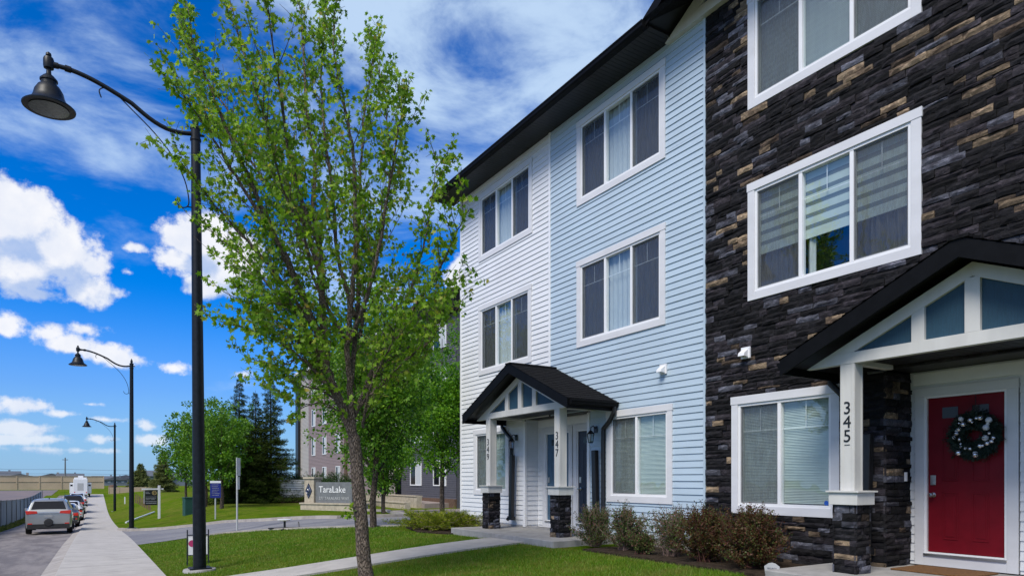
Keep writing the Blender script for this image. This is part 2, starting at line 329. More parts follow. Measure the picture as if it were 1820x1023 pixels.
# ------------------------------------------------------------------ mesh helpers
class MB:
    def __init__(s): s.v = []; s.f = []; s.mi = []; s.cols = []; s.cur = 0
    def face(s, idx, base=0): s.f.append([base+i for i in idx]); s.mi.append(s.cur)
    def box(s, x0, x1, y0, y1, z0, z1, M=None):
        b = len(s.v)
        P_ = [(x0, y0, z0), (x1, y0, z0), (x1, y1, z0), (x0, y1, z0), (x0, y0, z1), (x1, y0, z1), (x1, y1, z1), (x0, y1, z1)]
        if M is not None: P_ = [tuple(M @ Vector(p)) for p in P_]
        s.v += P_
        for q in ((0, 3, 2, 1), (4, 5, 6, 7), (0, 1, 5, 4), (1, 2, 6, 5), (2, 3, 7, 6), (3, 0, 4, 7)): s.face(q, b)
        return s
    def prism(s, poly, a, b_, axis='x', M=None):
        """poly: (p,q) points; extruded from a to b_ along axis. x: (y,z); y: (x,z); z: (x,y)"""
        mk = {'x': lambda p, t: (t, p[0], p[1]), 'y': lambda p, t: (p[0], t, p[1]), 'z': lambda p, t: (p[0], p[1], t)}[axis]
        b = len(s.v); n = len(poly)
        P_ = [mk(p, a) for p in poly]+[mk(p, b_) for p in poly]
        if M is not None: P_ = [tuple(M @ Vector(p)) for p in P_]
        s.v += P_
        s.face(list(range(n))[::-1], b); s.face([n+i for i in range(n)], b)
        for i in range(n): s.face((i, (i+1) % n, n+(i+1) % n, n+i), b)
        return s
    def tube(s, pts, radii, n=8, cap=True):
        pts = [Vector(p) for p in pts]
        if not hasattr(radii, '__len__'): radii = [radii]*len(pts)
        b = len(s.v); u = None
        for i, p in enumerate(pts):
            d = (pts[min(i+1, len(pts)-1)]-pts[max(i-1, 0)])
            if d.length < 1e-9: d = Vector((0, 0, 1))
            d.normalize()
            if u is None:
                u = d.orthogonal().normalized()
            else:
                u = (u-d*u.dot(d))
                if u.length < 1e-6: u = d.orthogonal()
                u.normalize()
            v_ = d.cross(u)
            for k in range(n):
                a = 2*math.pi*k/n
                s.v.append(tuple(p+(u*math.cos(a)+v_*math.sin(a))*radii[i]))
        for i in range(len(pts)-1):
            for k in range(n):
                k2 = (k+1) % n
                s.face((i*n+k, i*n+k2, (i+1)*n+k2, (i+1)*n+k), b)
        if cap:
            s.face(list(range(n))[::-1], b); s.face([(len(pts)-1)*n+k for k in range(n)], b)
        return s
    def lathe(s, prof, c=(0, 0, 0), n=20, M=None):
        """prof: (r, z) from bottom to top, about z axis"""
        b = len(s.v)
        for r, z in prof:
            for k in range(n):
                a = 2*math.pi*k/n
                p = Vector((c[0]+r*math.cos(a), c[1]+r*math.sin(a), c[2]+z))
                if M is not None: p = M @ p
                s.v.append(tuple(p))
        for i in range(len(prof)-1):
            for k in range(n):
                k2 = (k+1) % n
                s.face((i*n+k, i*n+k2, (i+1)*n+k2, (i+1)*n+k), b)
        s.face(list(range(n))[::-1], b); s.face([(len(prof)-1)*n+k for k in range(n)], b)
        return s
    def ball(s, c, r, n=10, sq=(1, 1, 1)):
        prof = [(max(r*math.sin(math.pi*i/n), 1e-4), -r*math.cos(math.pi*i/n)) for i in range(n+1)]
        b = len(s.v); s.lathe(prof, (0, 0, 0), n=n+4)
        for i in range(b, len(s.v)):
            p = s.v[i]; s.v[i] = (c[0]+p[0]*sq[0], c[1]+p[1]*sq[1], c[2]+p[2]*sq[2])
        return s
    def build(s, name, mats, parent=None, smooth=False, bevel=0.0):
        me = bpy.data.meshes.new(name)
        me.from_pydata(s.v, [], s.f)
        if not isinstance(mats, (list, tuple)): mats = [mats]
        for m in mats: me.materials.append(m)
        if len(mats) > 1: me.polygons.foreach_set('material_index', s.mi)
        if s.cols:
            ca = me.color_attributes.new('Col', 'FLOAT_COLOR', 'CORNER')
            arr = np.zeros((len(me.loops), 4), dtype=np.float32); arr[:, 3] = 1
            li = 0
            for fi, f in enumerate(s.f):
                arr[li:li+len(f), :3] = s.cols[fi]; li += len(f)
            ca.data.foreach_set('color', arr.ravel())
        me.update()
        if smooth:
            me.polygons.foreach_set('use_smooth', [True]*len(me.polygons))
            try: me.set_sharp_from_angle(angle=R(38))
            except Exception: pass
        o = bpy.data.objects.new(name, me); COL.objects.link(o)
        if parent: o.parent = parent
        if bevel:
            md = o.modifiers.new('b', 'BEVEL'); md.width = bevel; md.segments = 2; md.limit_method = 'ANGLE'; md.angle_limit = R(40)
        return o
def tag(o, label=None, cat=None, group=None, kind=None):
    if label: o['label'] = label
    if cat: o['category'] = cat
    if group: o['group'] = group
    if kind: o['kind'] = kind
    return o
def thing(name, label, cat, loc=(0, 0, 0), rz=0.0, group=None):
    o = bpy.data.objects.new(name, None); COL.objects.link(o); o.location = loc; o.rotation_euler = (0, 0, rz)
    o.empty_display_size = 0.3
    return tag(o, label, cat, group)
def children(o): return [c for c in bpy.data.objects if c.parent == o]
def copy_tree(o, parent=None):
    c = o.copy(); COL.objects.link(c)
    if parent: c.parent = parent
    for ch in children(o):
        if ch != c: copy_tree(ch, c)
    return c
def textmesh(body, size, M, name, material, parent, depth=0.004, align='CENTER'):
    cu = bpy.data.curves.new(name, 'FONT'); cu.body = body; cu.size = size; cu.extrude = depth; cu.align_x = align; cu.align_y = 'CENTER'
    tmp = bpy.data.objects.new(name+'_tmp', cu); COL.objects.link(tmp)
    dg = bpy.context.evaluated_depsgraph_get(); dg.update()
    me = bpy.data.meshes.new_from_object(tmp.evaluated_get(dg))
    bpy.data.objects.remove(tmp)
    me.transform(M); me.materials.clear(); me.materials.append(material)
    o = bpy.data.objects.new(name, me); COL.objects.link(o)
    if parent: o.parent = parent
    return o
# frame for text lying on a wall that faces -X (reads towards -Y ... seen from the street)
def wallM(x, y, z): return Matrix(((0, 0, -1, x), (-1, 0, 0, y), (0, 1, 0, z), (0, 0, 0, 1)))

# ------------------------------------------------------------------ terrain
SP = [(-30, -1.35), (0, -1.5), (14.3, -1.80), (28, -2.15), (40, -2.58), (60, -3.08), (77, -3.18), (92, -2.85), (115, -2.25), (146, -1.62), (200, -1.5), (900, -1.5)]
HP = [(-30, -1.25), (0, -1.27), (12, -1.27), (20, -1.38), (27, -1.50), (35, -1.76), (50, -1.62), (90, -1.75), (146, -1.62), (200, -1.5), (900, -1.5)]
def interp(T_, y):
    if y <= T_[0][0]: return T_[0][1]
    for i in range(len(T_)-1):
        (a, za), (b, zb) = T_[i], T_[i+1]
        if y <= b:
            # catmull-like smooth
            m0 = (zb-(T_[i-1][1] if i else za))/((b-(T_[i-1][0] if i else a)) or 1)
            m1 = ((T_[i+2][1] if i+2 < len(T_) else zb)-za)/(((T_[i+2][0] if i+2 < len(T_) else b)-a) or 1)
            t = (y-a)/(b-a); h = b-a
            return (2*t**3-3*t*t+1)*za+(t**3-2*t*t+t)*h*m0+(-2*t**3+3*t*t)*zb+(t**3-t*t)*h*m1
    return T_[-1][1]
def TZ(x, y):
    if x <= 1.1: return interp(SP, y)
    t = min(1.0, (x-1.1)/6.2); t = t*t*(3-2*t)*0.5+t*0.5
    return interp(SP, y)*(1-t)+interp(HP, y)*t
def G_(px, py, dz=0.0):
    """where the ray of a photo pixel meets the terrain"""
    r = ray(px, py); t = 4.0
    while t < 400:
        p = r*t
        if p.z <= TZ(p.x, p.y)+dz: break
        t += 0.05 if t < 60 else 0.4
    return r*t
GX = sorted(set([x for x in range(-220, -20, 20)]+[x*1.0 for x in range(-20, 41)]+[x for x in range(45, 120, 15)]+[150, 200, 300, 500]))
GY = sorted(set([-30, -20]+[y*1.0 for y in range(-12, 100)]+[y for y in range(100, 170, 6)]+[190, 230, 300, 400, 600, 900]))
def base_terrain():
    m = MB(); nx = len(GX)
    for y in GY:
        for x in GX: m.v.append((x, y, TZ(x, y)))
    for j in range(len(GY)-1):
        for i in range(nx-1): m.face((j*nx+i, j*nx+i+1, (j+1)*nx+i+1, (j+1)*nx+i))
    o = m.build('lawn', M_grass, smooth=True)
    return tag(o, kind='structure')
def sheet(name, poly, dz, material, skirt=0.0, kind='structure', hf=None):
    bm = bmesh.new()
    f = bm.faces.new([bm.verts.new((p[0], p[1], 0)) for p in poly])
    if f.normal.z < 0: f.normal_flip()
    xs = [p[0] for p in poly]; ys = [p[1] for p in poly]
    for x in GX:
        if min(xs) < x < max(xs): bmesh.ops.bisect_plane(bm, geom=bm.verts[:]+bm.edges[:]+bm.faces[:], plane_co=(x, 0, 0), plane_no=(1, 0, 0))
    for y in GY:
        if min(ys) < y < max(ys): bmesh.ops.bisect_plane(bm, geom=bm.verts[:]+bm.edges[:]+bm.faces[:], plane_co=(0, y, 0), plane_no=(0, 1, 0))
    for v in bm.verts: v.co.z = (hf or TZ)(v.co.x, v.co.y)+dz
    if skirt:
        be = [e for e in bm.edges if len(e.link_faces) == 1]
        r_ = bmesh.ops.extrude_edge_only(bm, edges=be)
        for v in r_['geom']:
            if isinstance(v, bmesh.types.BMVert): v.co.z -= skirt
    bmesh.ops.recalc_face_normals(bm, faces=bm.faces[:])
    me = bpy.data.meshes.new(name); bm.to_mesh(me); bm.free(); me.materials.append(material)
    o = bpy.data.objects.new(name, me); COL.objects.link(o)
    if kind: o['kind'] = kind
    return o

# ================================================================== ground
def TZ_(x, y, _f=TZ):
    if x <= -0.62: return interp(SP, y)-0.13
    return _f(x, y)
TZ = TZ_
base_terrain()
S_ = lambda x, y: interp(SP, y)
sheet('road', [(-4.4, -12), (-0.93, -12), (-0.93, 118), (-4.4, 118)], 0.025, M_road, hf=lambda x, y: interp(SP, y)-0.13)
sheet('gutter', [(-0.93, -12), (-0.60, -12), (-0.60, 118), (-0.93, 118)], 0.035, M_curb, hf=lambda x, y: interp(SP, y)-0.13+0.10*max(0, min(1, (x+0.78)/0.2)))
swalk = sheet('sidewalk', [(-0.63, -12), (1.12, -12), (1.12, 118), (-0.63, 118)], 0.03, M_walk, skirt=0.12, hf=S_)
# saw-cut joints in the sidewalk
jm = MB()
for k in range(60):
    y = -6+k*1.52
    z = interp(SP, y)+0.034
    jm.v += [(-0.6, y-0.006, z), (1.1, y-0.006, z), (1.1, y+0.006, z), (-0.6, y+0.006, z)]; jm.face((0, 1, 2, 3), 4*k)
tag(jm.build('sidewalk_joints', M_soil), kind='structure')
sheet('gravel_lot', [(-150, 6), (-5.3, 6), (-5.3, 141), (-150, 141)], 0.03, M_field)
sheet('path', [(1.08, 11.42), (7.28, 11.30), (7.28, 12.62), (1.08, 12.66)], 0.035, M_walk, skirt=0.06)
def gp(px, py):
    p = G_(px, py); return (p.x, p.y)
near = [gp(*p) for p in [(250, 968), (335, 956), (403, 947), (470, 942), (560, 938), (660, 936), (735, 935)]]
far = [gp(*p) for p in [(214, 942), (232, 944), (290, 941), (341, 936), (400, 929), (470, 926), (600, 922), (700, 919), (723, 918)]]
near[0] = (1.1, near[0][1]); far[0] = (1.1, far[0][1])
dpoly = near+[(11.5, 19.2), (40, 19.2), (40, 26.5)]+far[::-1]
sheet('driveway', dpoly, 0.02, M_drive)
pav = [gp(723, 917.5), gp(690, 909)]+[(14.2, 36), (18.9, 36), (18.9, 27), (14, 24.6)]
sheet('parking_pavement', pav, 0.03, M_pave)
def kerb(name, pts, wd, h):
    m = MB(); P_ = [Vector((p[0], p[1], 0)) for p in pts]; n = []
    Q = []
    for i in range(len(P_)-1):
        k = max(1, int((P_[i+1]-P_[i]).length/0.8))
        Q += [P_[i].lerp(P_[i+1], j/k) for j in range(k)]
    Q.append(P_[-1])
    for i, p in enumerate(Q):
        d = (Q[min(i+1, len(Q)-1)]-Q[max(i-1, 0)]).normalized(); s = Vector((-d.y, d.x, 0))*wd/2
        z = TZ(p.x, p.y)
        for q, zz in ((p-s, z-0.05), (p-s*0.85, z+h), (p+s*0.85, z+h), (p+s, z-0.05)): m.v.append((q.x, q.y, zz))
    for i in range(len(Q)-1):
        for k in range(3): m.face((i*4+k, i*4+k+1, (i+1)*4+k+1, (i+1)*4+k))
    m.face((0, 1, 2, 3)); m.face((3, 2, 1, 0), (len(Q)-1)*4)
    return tag(m.build(name, M_curb), kind='structure')
kerb('driveway_kerb', far, 0.26, 0.13)
kerb('driveway_kerb', near[1:], 0.20, 0.05)
kerb('driveway_kerb', [far[-1], gp(690, 909), gp(640, 907)], 0.2, 0.12)
sheet('garden_bed', [(7.35, 6.0), (7.42, 9.6), (8.85, 9.6), (8.85, 4.9), (7.3, 5.62)], 0.03, M_soil, skirt=0.04)
sheet('garden_bed', [(7.2, 14.4), (6.9, 15.6), (7.4, 17.6), (8.9, 18.2), (8.85, 14.35)], 0.03, M_soil, skirt=0.04)

# ================================================================== townhouse block
D = 8.80
WORLD = set()
_build = MB.build
def wbuild(s, name, mats, parent=None, smooth=False, bevel=0.0):
    o = _build(s, name, mats, parent, smooth, bevel)
    if parent is not None and parent.name in WORLD:
        o.matrix_parent_inverse = Matrix.Translation(-parent.location)
    return o
MB.build = wbuild
house = thing('townhouse_block', 'three storey townhouse row in white and pale blue siding and dark ledge stone', 'townhouses', (8.8, 8.0, -1.3))
WORLD.add('townhouse_block')
CH = 0.118
YC1, YC2 = 3.5, 12.4
ZS = -1.13                                      # porch slab level
def subtract(y0, y1, holes):
    segs = [(y0, y1)]
    for a, b in holes:
        n = []
        for s, e in segs:
            if b <= s or a >= e: n.append((s, e))
            else:
                if a > s: n.append((s, a))
                if b < e: n.append((b, e))
        segs = n
    return segs
def lap(mb, O, U, Nn, u0, u1, z0, z1, openings=(), zbase=-1.2):
    """lapped siding courses on plane O + u*U, outward normal Nn"""
    O = Vector(O); U = Vector(U); Nn = Vector(Nn)
    k0 = int(math.floor((z0-zbase)/CH)); k1 = int(math.ceil((z1-zbase)/CH))
    for k in range(k0, k1):
        c0 = zbase+k*CH; c1 = c0+CH
        zs = sorted(set([max(c0, z0), min(c1, z1)]+[z for o in openings for z in (o[2], o[3]) if max(c0, z0) < z < min(c1, z1)]))
        for a, b in zip(zs, zs[1:]):
            mid = (a+b)/2
            for s, e in subtract(u0, u1, [(o[0], o[1]) for o in openings if o[2] < mid < o[3]]):
                def off(z):
                    t = (z-c0)/CH
                    return 0.0145*(1-t)+0.002
                pts = [(s, a), (e, a), (e, b), (s, b)]
                base = len(mb.v)
                # overlapped panel ends, staggered from course to course
                js = [s]; r_ = random.Random(k*7919+int(s*100)); q_ = s+r_.uniform(.4, 3.2)
                while q_ < e-.3: js.append(q_); q_ += r_.uniform(2.2, 3.6)
                js.append(e); bump_ = r_.random() < .5
                for (sa, sb) in zip(js, js[1:]):
                    bb = len(mb.v); ex = 0.0016 if bump_ else 0.0; bump_ = not bump_; wz = r_.uniform(-.0008, .0008)
                    for (u, z) in ((sa-(.02 if ex else 0)*(sa > s), a), (sb+(.02 if ex else 0)*(sb < e), a), (sb+(.02 if ex else 0)*(sb < e), b), (sa-(.02 if ex else 0)*(sa > s), b)):
                        mb.v.append(tuple(O+U*u+Nn*(off(z)+ex+wz)+Vector((0, 0, z))))
                    mb.face((0, 1, 2, 3), bb)
                base = len(mb.v)-4
                if abs(a-c0) < 1e-6:
                    for (u, oo) in ((s, 0.0185), (e, 0.0185), (e, -0.002), (s, -0.002)):
                        mb.v.append(tuple(O+U*u+Nn*oo+Vector((0, 0, a-0.0005))))
                    mb.face((4, 7, 6, 5), base)

def stone_col(rng):
    r = rng.random()
    if r < 0.075: t = rng.uniform(.11, .26); c = (t, t*.74, t*.48)
    elif r < 0.105: t = rng.uniform(.05, .09); c = (t, t*.72, t*.5)
    elif r < 0.24: g = rng.uniform(.045, .11); c = (g*0.90, g*0.93, g*1.15)
    elif r < 0.5: g = rng.uniform(.014, .034); c = (g*1.05, g*0.92, g*1.08)
    else: g = rng.uniform(.004, .014); c = (g*1.0, g*.95, g*1.10)
    return c
def stones(mb, O, U, Nn, u0, u1, z0, z1, openings=(), seed=1, depth=0.045, hs=(0.055, 0.105), ls=(0.13, 0.50), rows=None):
    rng = random.Random(seed); O = Vector(O); U = Vector(U); Nn = Vector(Nn)
    z = z0; ri = 0
    while z < z1-0.01:
        h = rng.uniform(*hs) if rows is None else rows[ri % len(rows)]
        ri += 1
        for ed in [q for o in openings for q in (o[2], o[3])]:
            if z+.004 < ed < z+h*1.35: h = ed-z
        if z+h > z1-0.03: h = z1-z
        holes = [(o[0], o[1]) for o in openings if o[2] < z+h*0.5 < o[3]]
        for s, e in subtract(u0, u1, holes):
            u = s
            while u < e-0.005:
                l = min(rng.uniform(*ls)*(0.7 if rng.random() < .25 else 1), e-u)
                if e-u-l < 0.07: l = e-u
                c = stone_col(rng); dep = depth*rng.uniform(0.35, 1.0)
                nx = max(2, int(l/0.07)); ny = 2; g = 0.0025
                base = len(mb.v); J = {}
                for j in range(ny+1):
                    for i in range(nx+1):
                        uu = u+g+(l-2*g)*i/nx; zz = z+g+(h-2*g)*j/ny
                        edge = (i in (0, nx)) or (j in (0, ny))
                        dd = dep-(0.014 if edge else 0)+rng.uniform(-0.006, 0.007)
                        uj = 0 if i in (0, nx) and (uu < s+0.02 or uu > e-0.02) else rng.uniform(-.004, .004)
                        mb.v.append(tuple(O+U*(uu+uj)+Nn*dd+Vector((0, 0, zz+rng.uniform(-.004, .004)))))
                for j in range(ny):
                    for i in range(nx):
                        a = j*(nx+1)+i; mb.face((a, a+1, a+nx+2, a+nx+1), base); mb.cols.append(c)
                # rim back to the wall
                rim = [i for i in range(nx+1)]+[(j*(nx+1)+nx) for j in range(1, ny+1)]+[ny*(nx+1)+i for i in range(nx-1, -1, -1)]+[j*(nx+1) for j in range(ny-1, 0, -1)]
                b2 = len(mb.v)
                for r_ in rim:
                    p = Vector(mb.v[base+r_]); t = (p-O).dot(Nn); mb.v.append(tuple(p-Nn*(t+0.004)))
                n = len(rim)
                for i in range(n):
                    mb.f.append([base+rim[i], b2+i, b2+(i+1) % n, base+rim[(i+1) % n]]); mb.mi.append(0); mb.cols.append(c)
                u += l
        z += h

# ---- windows: (y0, y1, z0, z1) over the casing, lites, style
W3 = [(4.48, 7.11, 5.82, 7.62), (8.93, 11.56, 5.82, 7.62), (13.30, 15.90, 5.82, 7.60)]
W2 = [(4.48, 7.11, 2.81, 4.65), (8.93, 11.56, 2.81, 4.65), (13.33, 15.90, 2.78, 4.63)]
W1 = [(5.57, 7.43, -0.535, 1.33), (8.755, 10.57, -0.44, 1.365), (14.36, 16.18, -0.40, 1.34)]
OP = [(a+0.10, b-0.10, c+0.10, d-0.10) for a, b, c, d in W3+W2+W1]
REC = [(2.05, 4.95, -3, 1.44), (11.12, 13.62, -3, 1.44)]
RX = [9.42, 9.17]

def window(y0, y1, z0, z1, n, style, label=None, casing_mat=None):
    cw = 0.125
    m = MB(); xa, xb = D-0.034, D+0.0015
    m.box(xa-0.006, xb, y0-0.012, y1+0.012, z1-cw, z1)                # head casing
    m.box(xa, xb, y0, y0+cw, z0, z1-cw-0.001); m.box(xa, xb, y1-cw, y1, z0, z1-cw-0.001)
    m.box(xa, xb, y0+cw+0.0005, y1-cw-0.0005, z0, z0+cw)
    wobj = m.build('window', casing_mat or M_trim, house, bevel=0.003)
    if label: wobj['label'] = label
    ya, yb, za, zb = y0+cw, y1-cw, z0+cw, z1-cw
    f = MB(); fw = 0.042; X0, X1 = D-0.018, D+0.075
    f.box(X0, X1, ya, yb, za, za+fw); f.box(X0, X1, ya, yb, zb-fw, zb)
    f.box(X0, X1, ya, ya+fw, za+fw+.0005, zb-fw-.0005); f.box(X0, X1, yb-fw, yb, za+fw+.0005, zb-fw-.0005)
    if n == 3: cuts = [ya, ya+(yb-ya)*0.335, ya+(yb-ya)*0.665, yb]
    else: cuts = [ya, ya+(yb-ya)*0.53, yb]
    for c in cuts[1:-1]: f.box(X0+0.004, X1, c-0.028, c+0.028, za+fw+.0005, zb-fw-.0005)
    f.build('frame', M_vinyl, wobj, bevel=0.003)
    ga = [(cuts[i]+(fw if i == 0 else 0.028), cuts[i+1]-(fw if i == n-1 else 0.028)) for i in range(n)]
    for i, (a, b) in enumerate(ga):
        p = MB(); p.v = [(D+.032, a, za+fw), (D+.032, a, zb-fw), (D+.032, b, zb-fw), (D+.032, b, za+fw)]; p.face((0, 1, 2, 3)); p.build('glass_pane', M_glass, wobj)
        g = MB(); zt = za+(zb-za)*0.73
        g.box(D+0.037, D+0.041, a, b, zt-0.006, zt+0.006); g.box(D+0.037, D+0.041, (a+b)/2-0.006, (a+b)/2+0.006, zt+0.0065, zb-fw)
        g.build('glazing_bar', M_vinyl, wobj)
        # screens: outer lites (3-lite) or the far lite (2-lite)
        if (n == 3 and i != 1) or (n == 2 and i == 1):
            s = MB(); s.v = [(D+.009, a+.02, za+fw+.02), (D+.009, a+.02, zb-fw-.02), (D+.009, b-.02, zb-fw-.02), (D+.009, b-.02, za+fw+.02)]; s.face((0, 1, 2, 3))
            s.build('insect_screen', M_screen, wobj)
            r_ = MB(); q = 0.02
            r_.box(D+0.002, D+0.014, a, a+q, za+fw, zb-fw); r_.box(D+0.002, D+0.014, b-q, b, za+fw, zb-fw)
            r_.box(D+0.002, D+0.014, a+q, b-q, za+fw, za+fw+q); r_.box(D+0.002, D+0.014, a+q, b-q, zb-fw-q, zb-fw)
            r_.build('screen_frame', M_grey, wobj)
    # what hangs behind the glass
    bk = MB(); bk.box(D+0.55, D+0.56, ya, yb, za, zb); bk.box(D+.075, D+.55, ya-.02, ya, za, zb); bk.box(D+.075, D+.55, yb, yb+.02, za, zb); bk.box(D+.075, D+.55, ya, yb, zb, zb+.02); bk.box(D+.075, D+.55, ya, yb, za-.02, za)
    bk.build('room_recess', M_back, wobj)
    rng = random.Random(int(y0*100+z0*37))
    def drape(a, b, z_a, z_b, x, m_, amp=0.018):
        c = MB(); nseg = max(8, int((b-a)/0.02))
        for i in range(nseg+1):
            yy = a+(b-a)*i/nseg; xx = x+amp*math.sin(i*0.9+rng.random()*0.6)
            c.v += [(xx, yy, z_a), (xx, yy, z_b)]
        for i in range(nseg): c.face((2*i, 2*i+1, 2*i+3, 2*i+2))
        c.build('curtain', m_, wobj, smooth=True)
    if style == 'slats' or style == 'slats_part':
        c = MB(); zz = zb-fw-0.02; k = 0
        while zz > za+fw+0.01:
            tl = 0.010+0.003*math.sin(k*0.7); w_ = 0.0225
            b0 = len(c.v); e_ = 0.0075+0.002*math.sin(k*1.7); c.v += [(D+0.085-e_, ya+.02, zz-.0108), (D+0.085+e_, ya+.02, zz+.0112), (D+0.085+e_, yb-.02, zz+.0112), (D+0.085-e_, yb-.02, zz-.0108)]
            c.face((0, 1, 2, 3), b0); zz -= 0.0235; k += 1
        c.build('blind', M_slat, wobj)
        drape(ya, yb, za, zb, D+0.115, M_curt, 0.004)
    elif style == 'zebra':
        c = MB(); zz = zb-fw; zl = za+(zb-za)*0.40; k = 0; t_ = (zb-fw-zl)/11
        for k in range(11):
            c.cur = k % 2
            c.box(D+0.085, D+0.087, ya, yb, zz-t_*(1.24 if k % 2 == 0 else 0.76), zz); zz -= t_*(1.24 if k % 2 == 0 else 0.76)
        c.cur = 0; c.box(D+0.08, D+0.10, ya, yb, zz-0.03, zz)
        c.build('blind', [M_slat, M_shade], wobj)
        drape(ya, ya+0.62, za, zl+.3, D+0.14, M_dcurt, 0.03); drape(yb-0.62, yb, za, zl+.3, D+0.14, M_dcurt, 0.03)
        drape(ga[1][1]-0.13, ga[1][1], za, zl+.3, D+0.13, M_curt, 0.02)
    elif style == 'curtain':
        drape(ga[1][0]-0.05, ga[1][1]+0.05, za, zb, D+0.12, M_curt, 0.02)
        drape(ya, ga[1][0]-.05, za, zb, D+0.13, M_dcurt); drape(ga[1][1]+.05, yb, za, zb, D+0.13, M_dcurt)
    elif style == 'dark':
        drape(ga[1][0]-.05, ga[1][1]+.05, za, zb, D+0.12, M_curt, 0.014)  # pale cloth added to stand in for the pale reflection in this pane
        drape(ya, ga[1][0]-.05, za, zb, D+0.13, M_dcurt); drape(ga[1][1]+.05, yb, za, zb, D+0.13, M_dcurt)
    return wobj

M_shade = mat('sheer_band', (0.17, 0.20, 0.20), 0.9, 0.05)
def wall_build():
    # white (far) section
    m = MB(); lap(m, (D, 0, 0), (0, -1, 0), (-1, 0, 0), -16.93, -12.62, -1.10, 7.86, [(-b, -a, c, d) for a, b, c, d in OP+REC])
    lap(m, (0, 16.95, 0), (1, 0, 0), (0, 1, 0), D, 20.0, -1.2, 7.9)
    wa = m.build('wall', M_white, house); wa['label'] = 'white lapped siding wall at the far end of the row'
    m = MB(); lap(m, (D, 0, 0), (0, -1, 0), (-1, 0, 0), -12.55, -8.02, -1.10, 7.86, [(-b, -a, c, d) for a, b, c, d in OP+REC])
    wb_ = m.build('wall', M_blue, house); wb_['label'] = 'pale blue lapped siding wall in the middle'
    m = MB(); stones(m, (D, 0, 0), (0, -1, 0), (-1, 0, 0), -7.985, -0.2, -1.27, 7.80, [(-b, -a, c, d) for a, b, c, d in [W3[0], W2[0], W1[0]]+[(2.1, 4.93, -3, 1.44)]], seed=5)
    # return wall beside the door
    stones(m, (0, 4.95, 0), (1, 0, 0), (0, -1, 0), D-0.03, RX[0]-0.02, ZS, 1.42, seed=8)
    wc = m.build('wall', M_stone, house); wc['label'] = 'dark ledge stone wall with scattered tan stones'
    # sheathing behind the cladding, one skin with the window and porch openings cut out
    m = MB(); holes = OP+REC; zs = sorted(set([-1.8, 7.9]+[z for o in holes for z in o[2:] if -1.8 < z < 7.9]))
    for a, b in zip(zs, zs[1:]):
        for s, e in subtract(-1.0, 16.94, [(o[0], o[1]) for o in holes if o[2] < (a+b)/2 < o[3]]):
            m.box(D+0.004, D+0.06, s, e, a, b)
    m.box(D+0.004, 20, 16.90, 16.948, -1.8, 7.9); m.box(D+0.004, 20, -1.0, -0.95, -1.8, 7.9); m.box(19.95, 20, -1, 16.94, -1.8, 7.9)
    m.build('wall_core', M_mortar, house)
    m = MB(); m.box(D-0.012, D+0.05, 7.99, 16.96, -1.62, -1.10); m.box(D-.012, D+.05, -1, 7.98, -1.62, -1.275)
    m.build('foundation', M_conc, house)
    # corner trims
    m = MB()
    m.box(D-0.028, D+0.06, 16.90, 16.975, -1.10, 7.86)
    m.box(D-0.026, D+0.0, 12.55, 12.62, 1.9, 7.86)
    m.build('corner_trim', M_vinyl, house, bevel=0.004)
    m = MB(); m.box(D-0.026, D, 7.985, 8.03, -1.10, 7.82); m.build('corner_trim', M_blue, house)
wall_build()
styles = {0: ['slats', 'zebra', 'slats'], 1: ['curtain', 'dark', 'slats'], 2: ['curtain', 'curtain', 'slats']}
floor_n = ['third floor', 'second floor', 'ground floor']
for fi, WW in enumerate((W3, W2, W1)):
    for k, (a, b, c, d) in enumerate(WW):
        window(a, b, c, d, 3 if fi < 2 else 2, styles[k][fi])

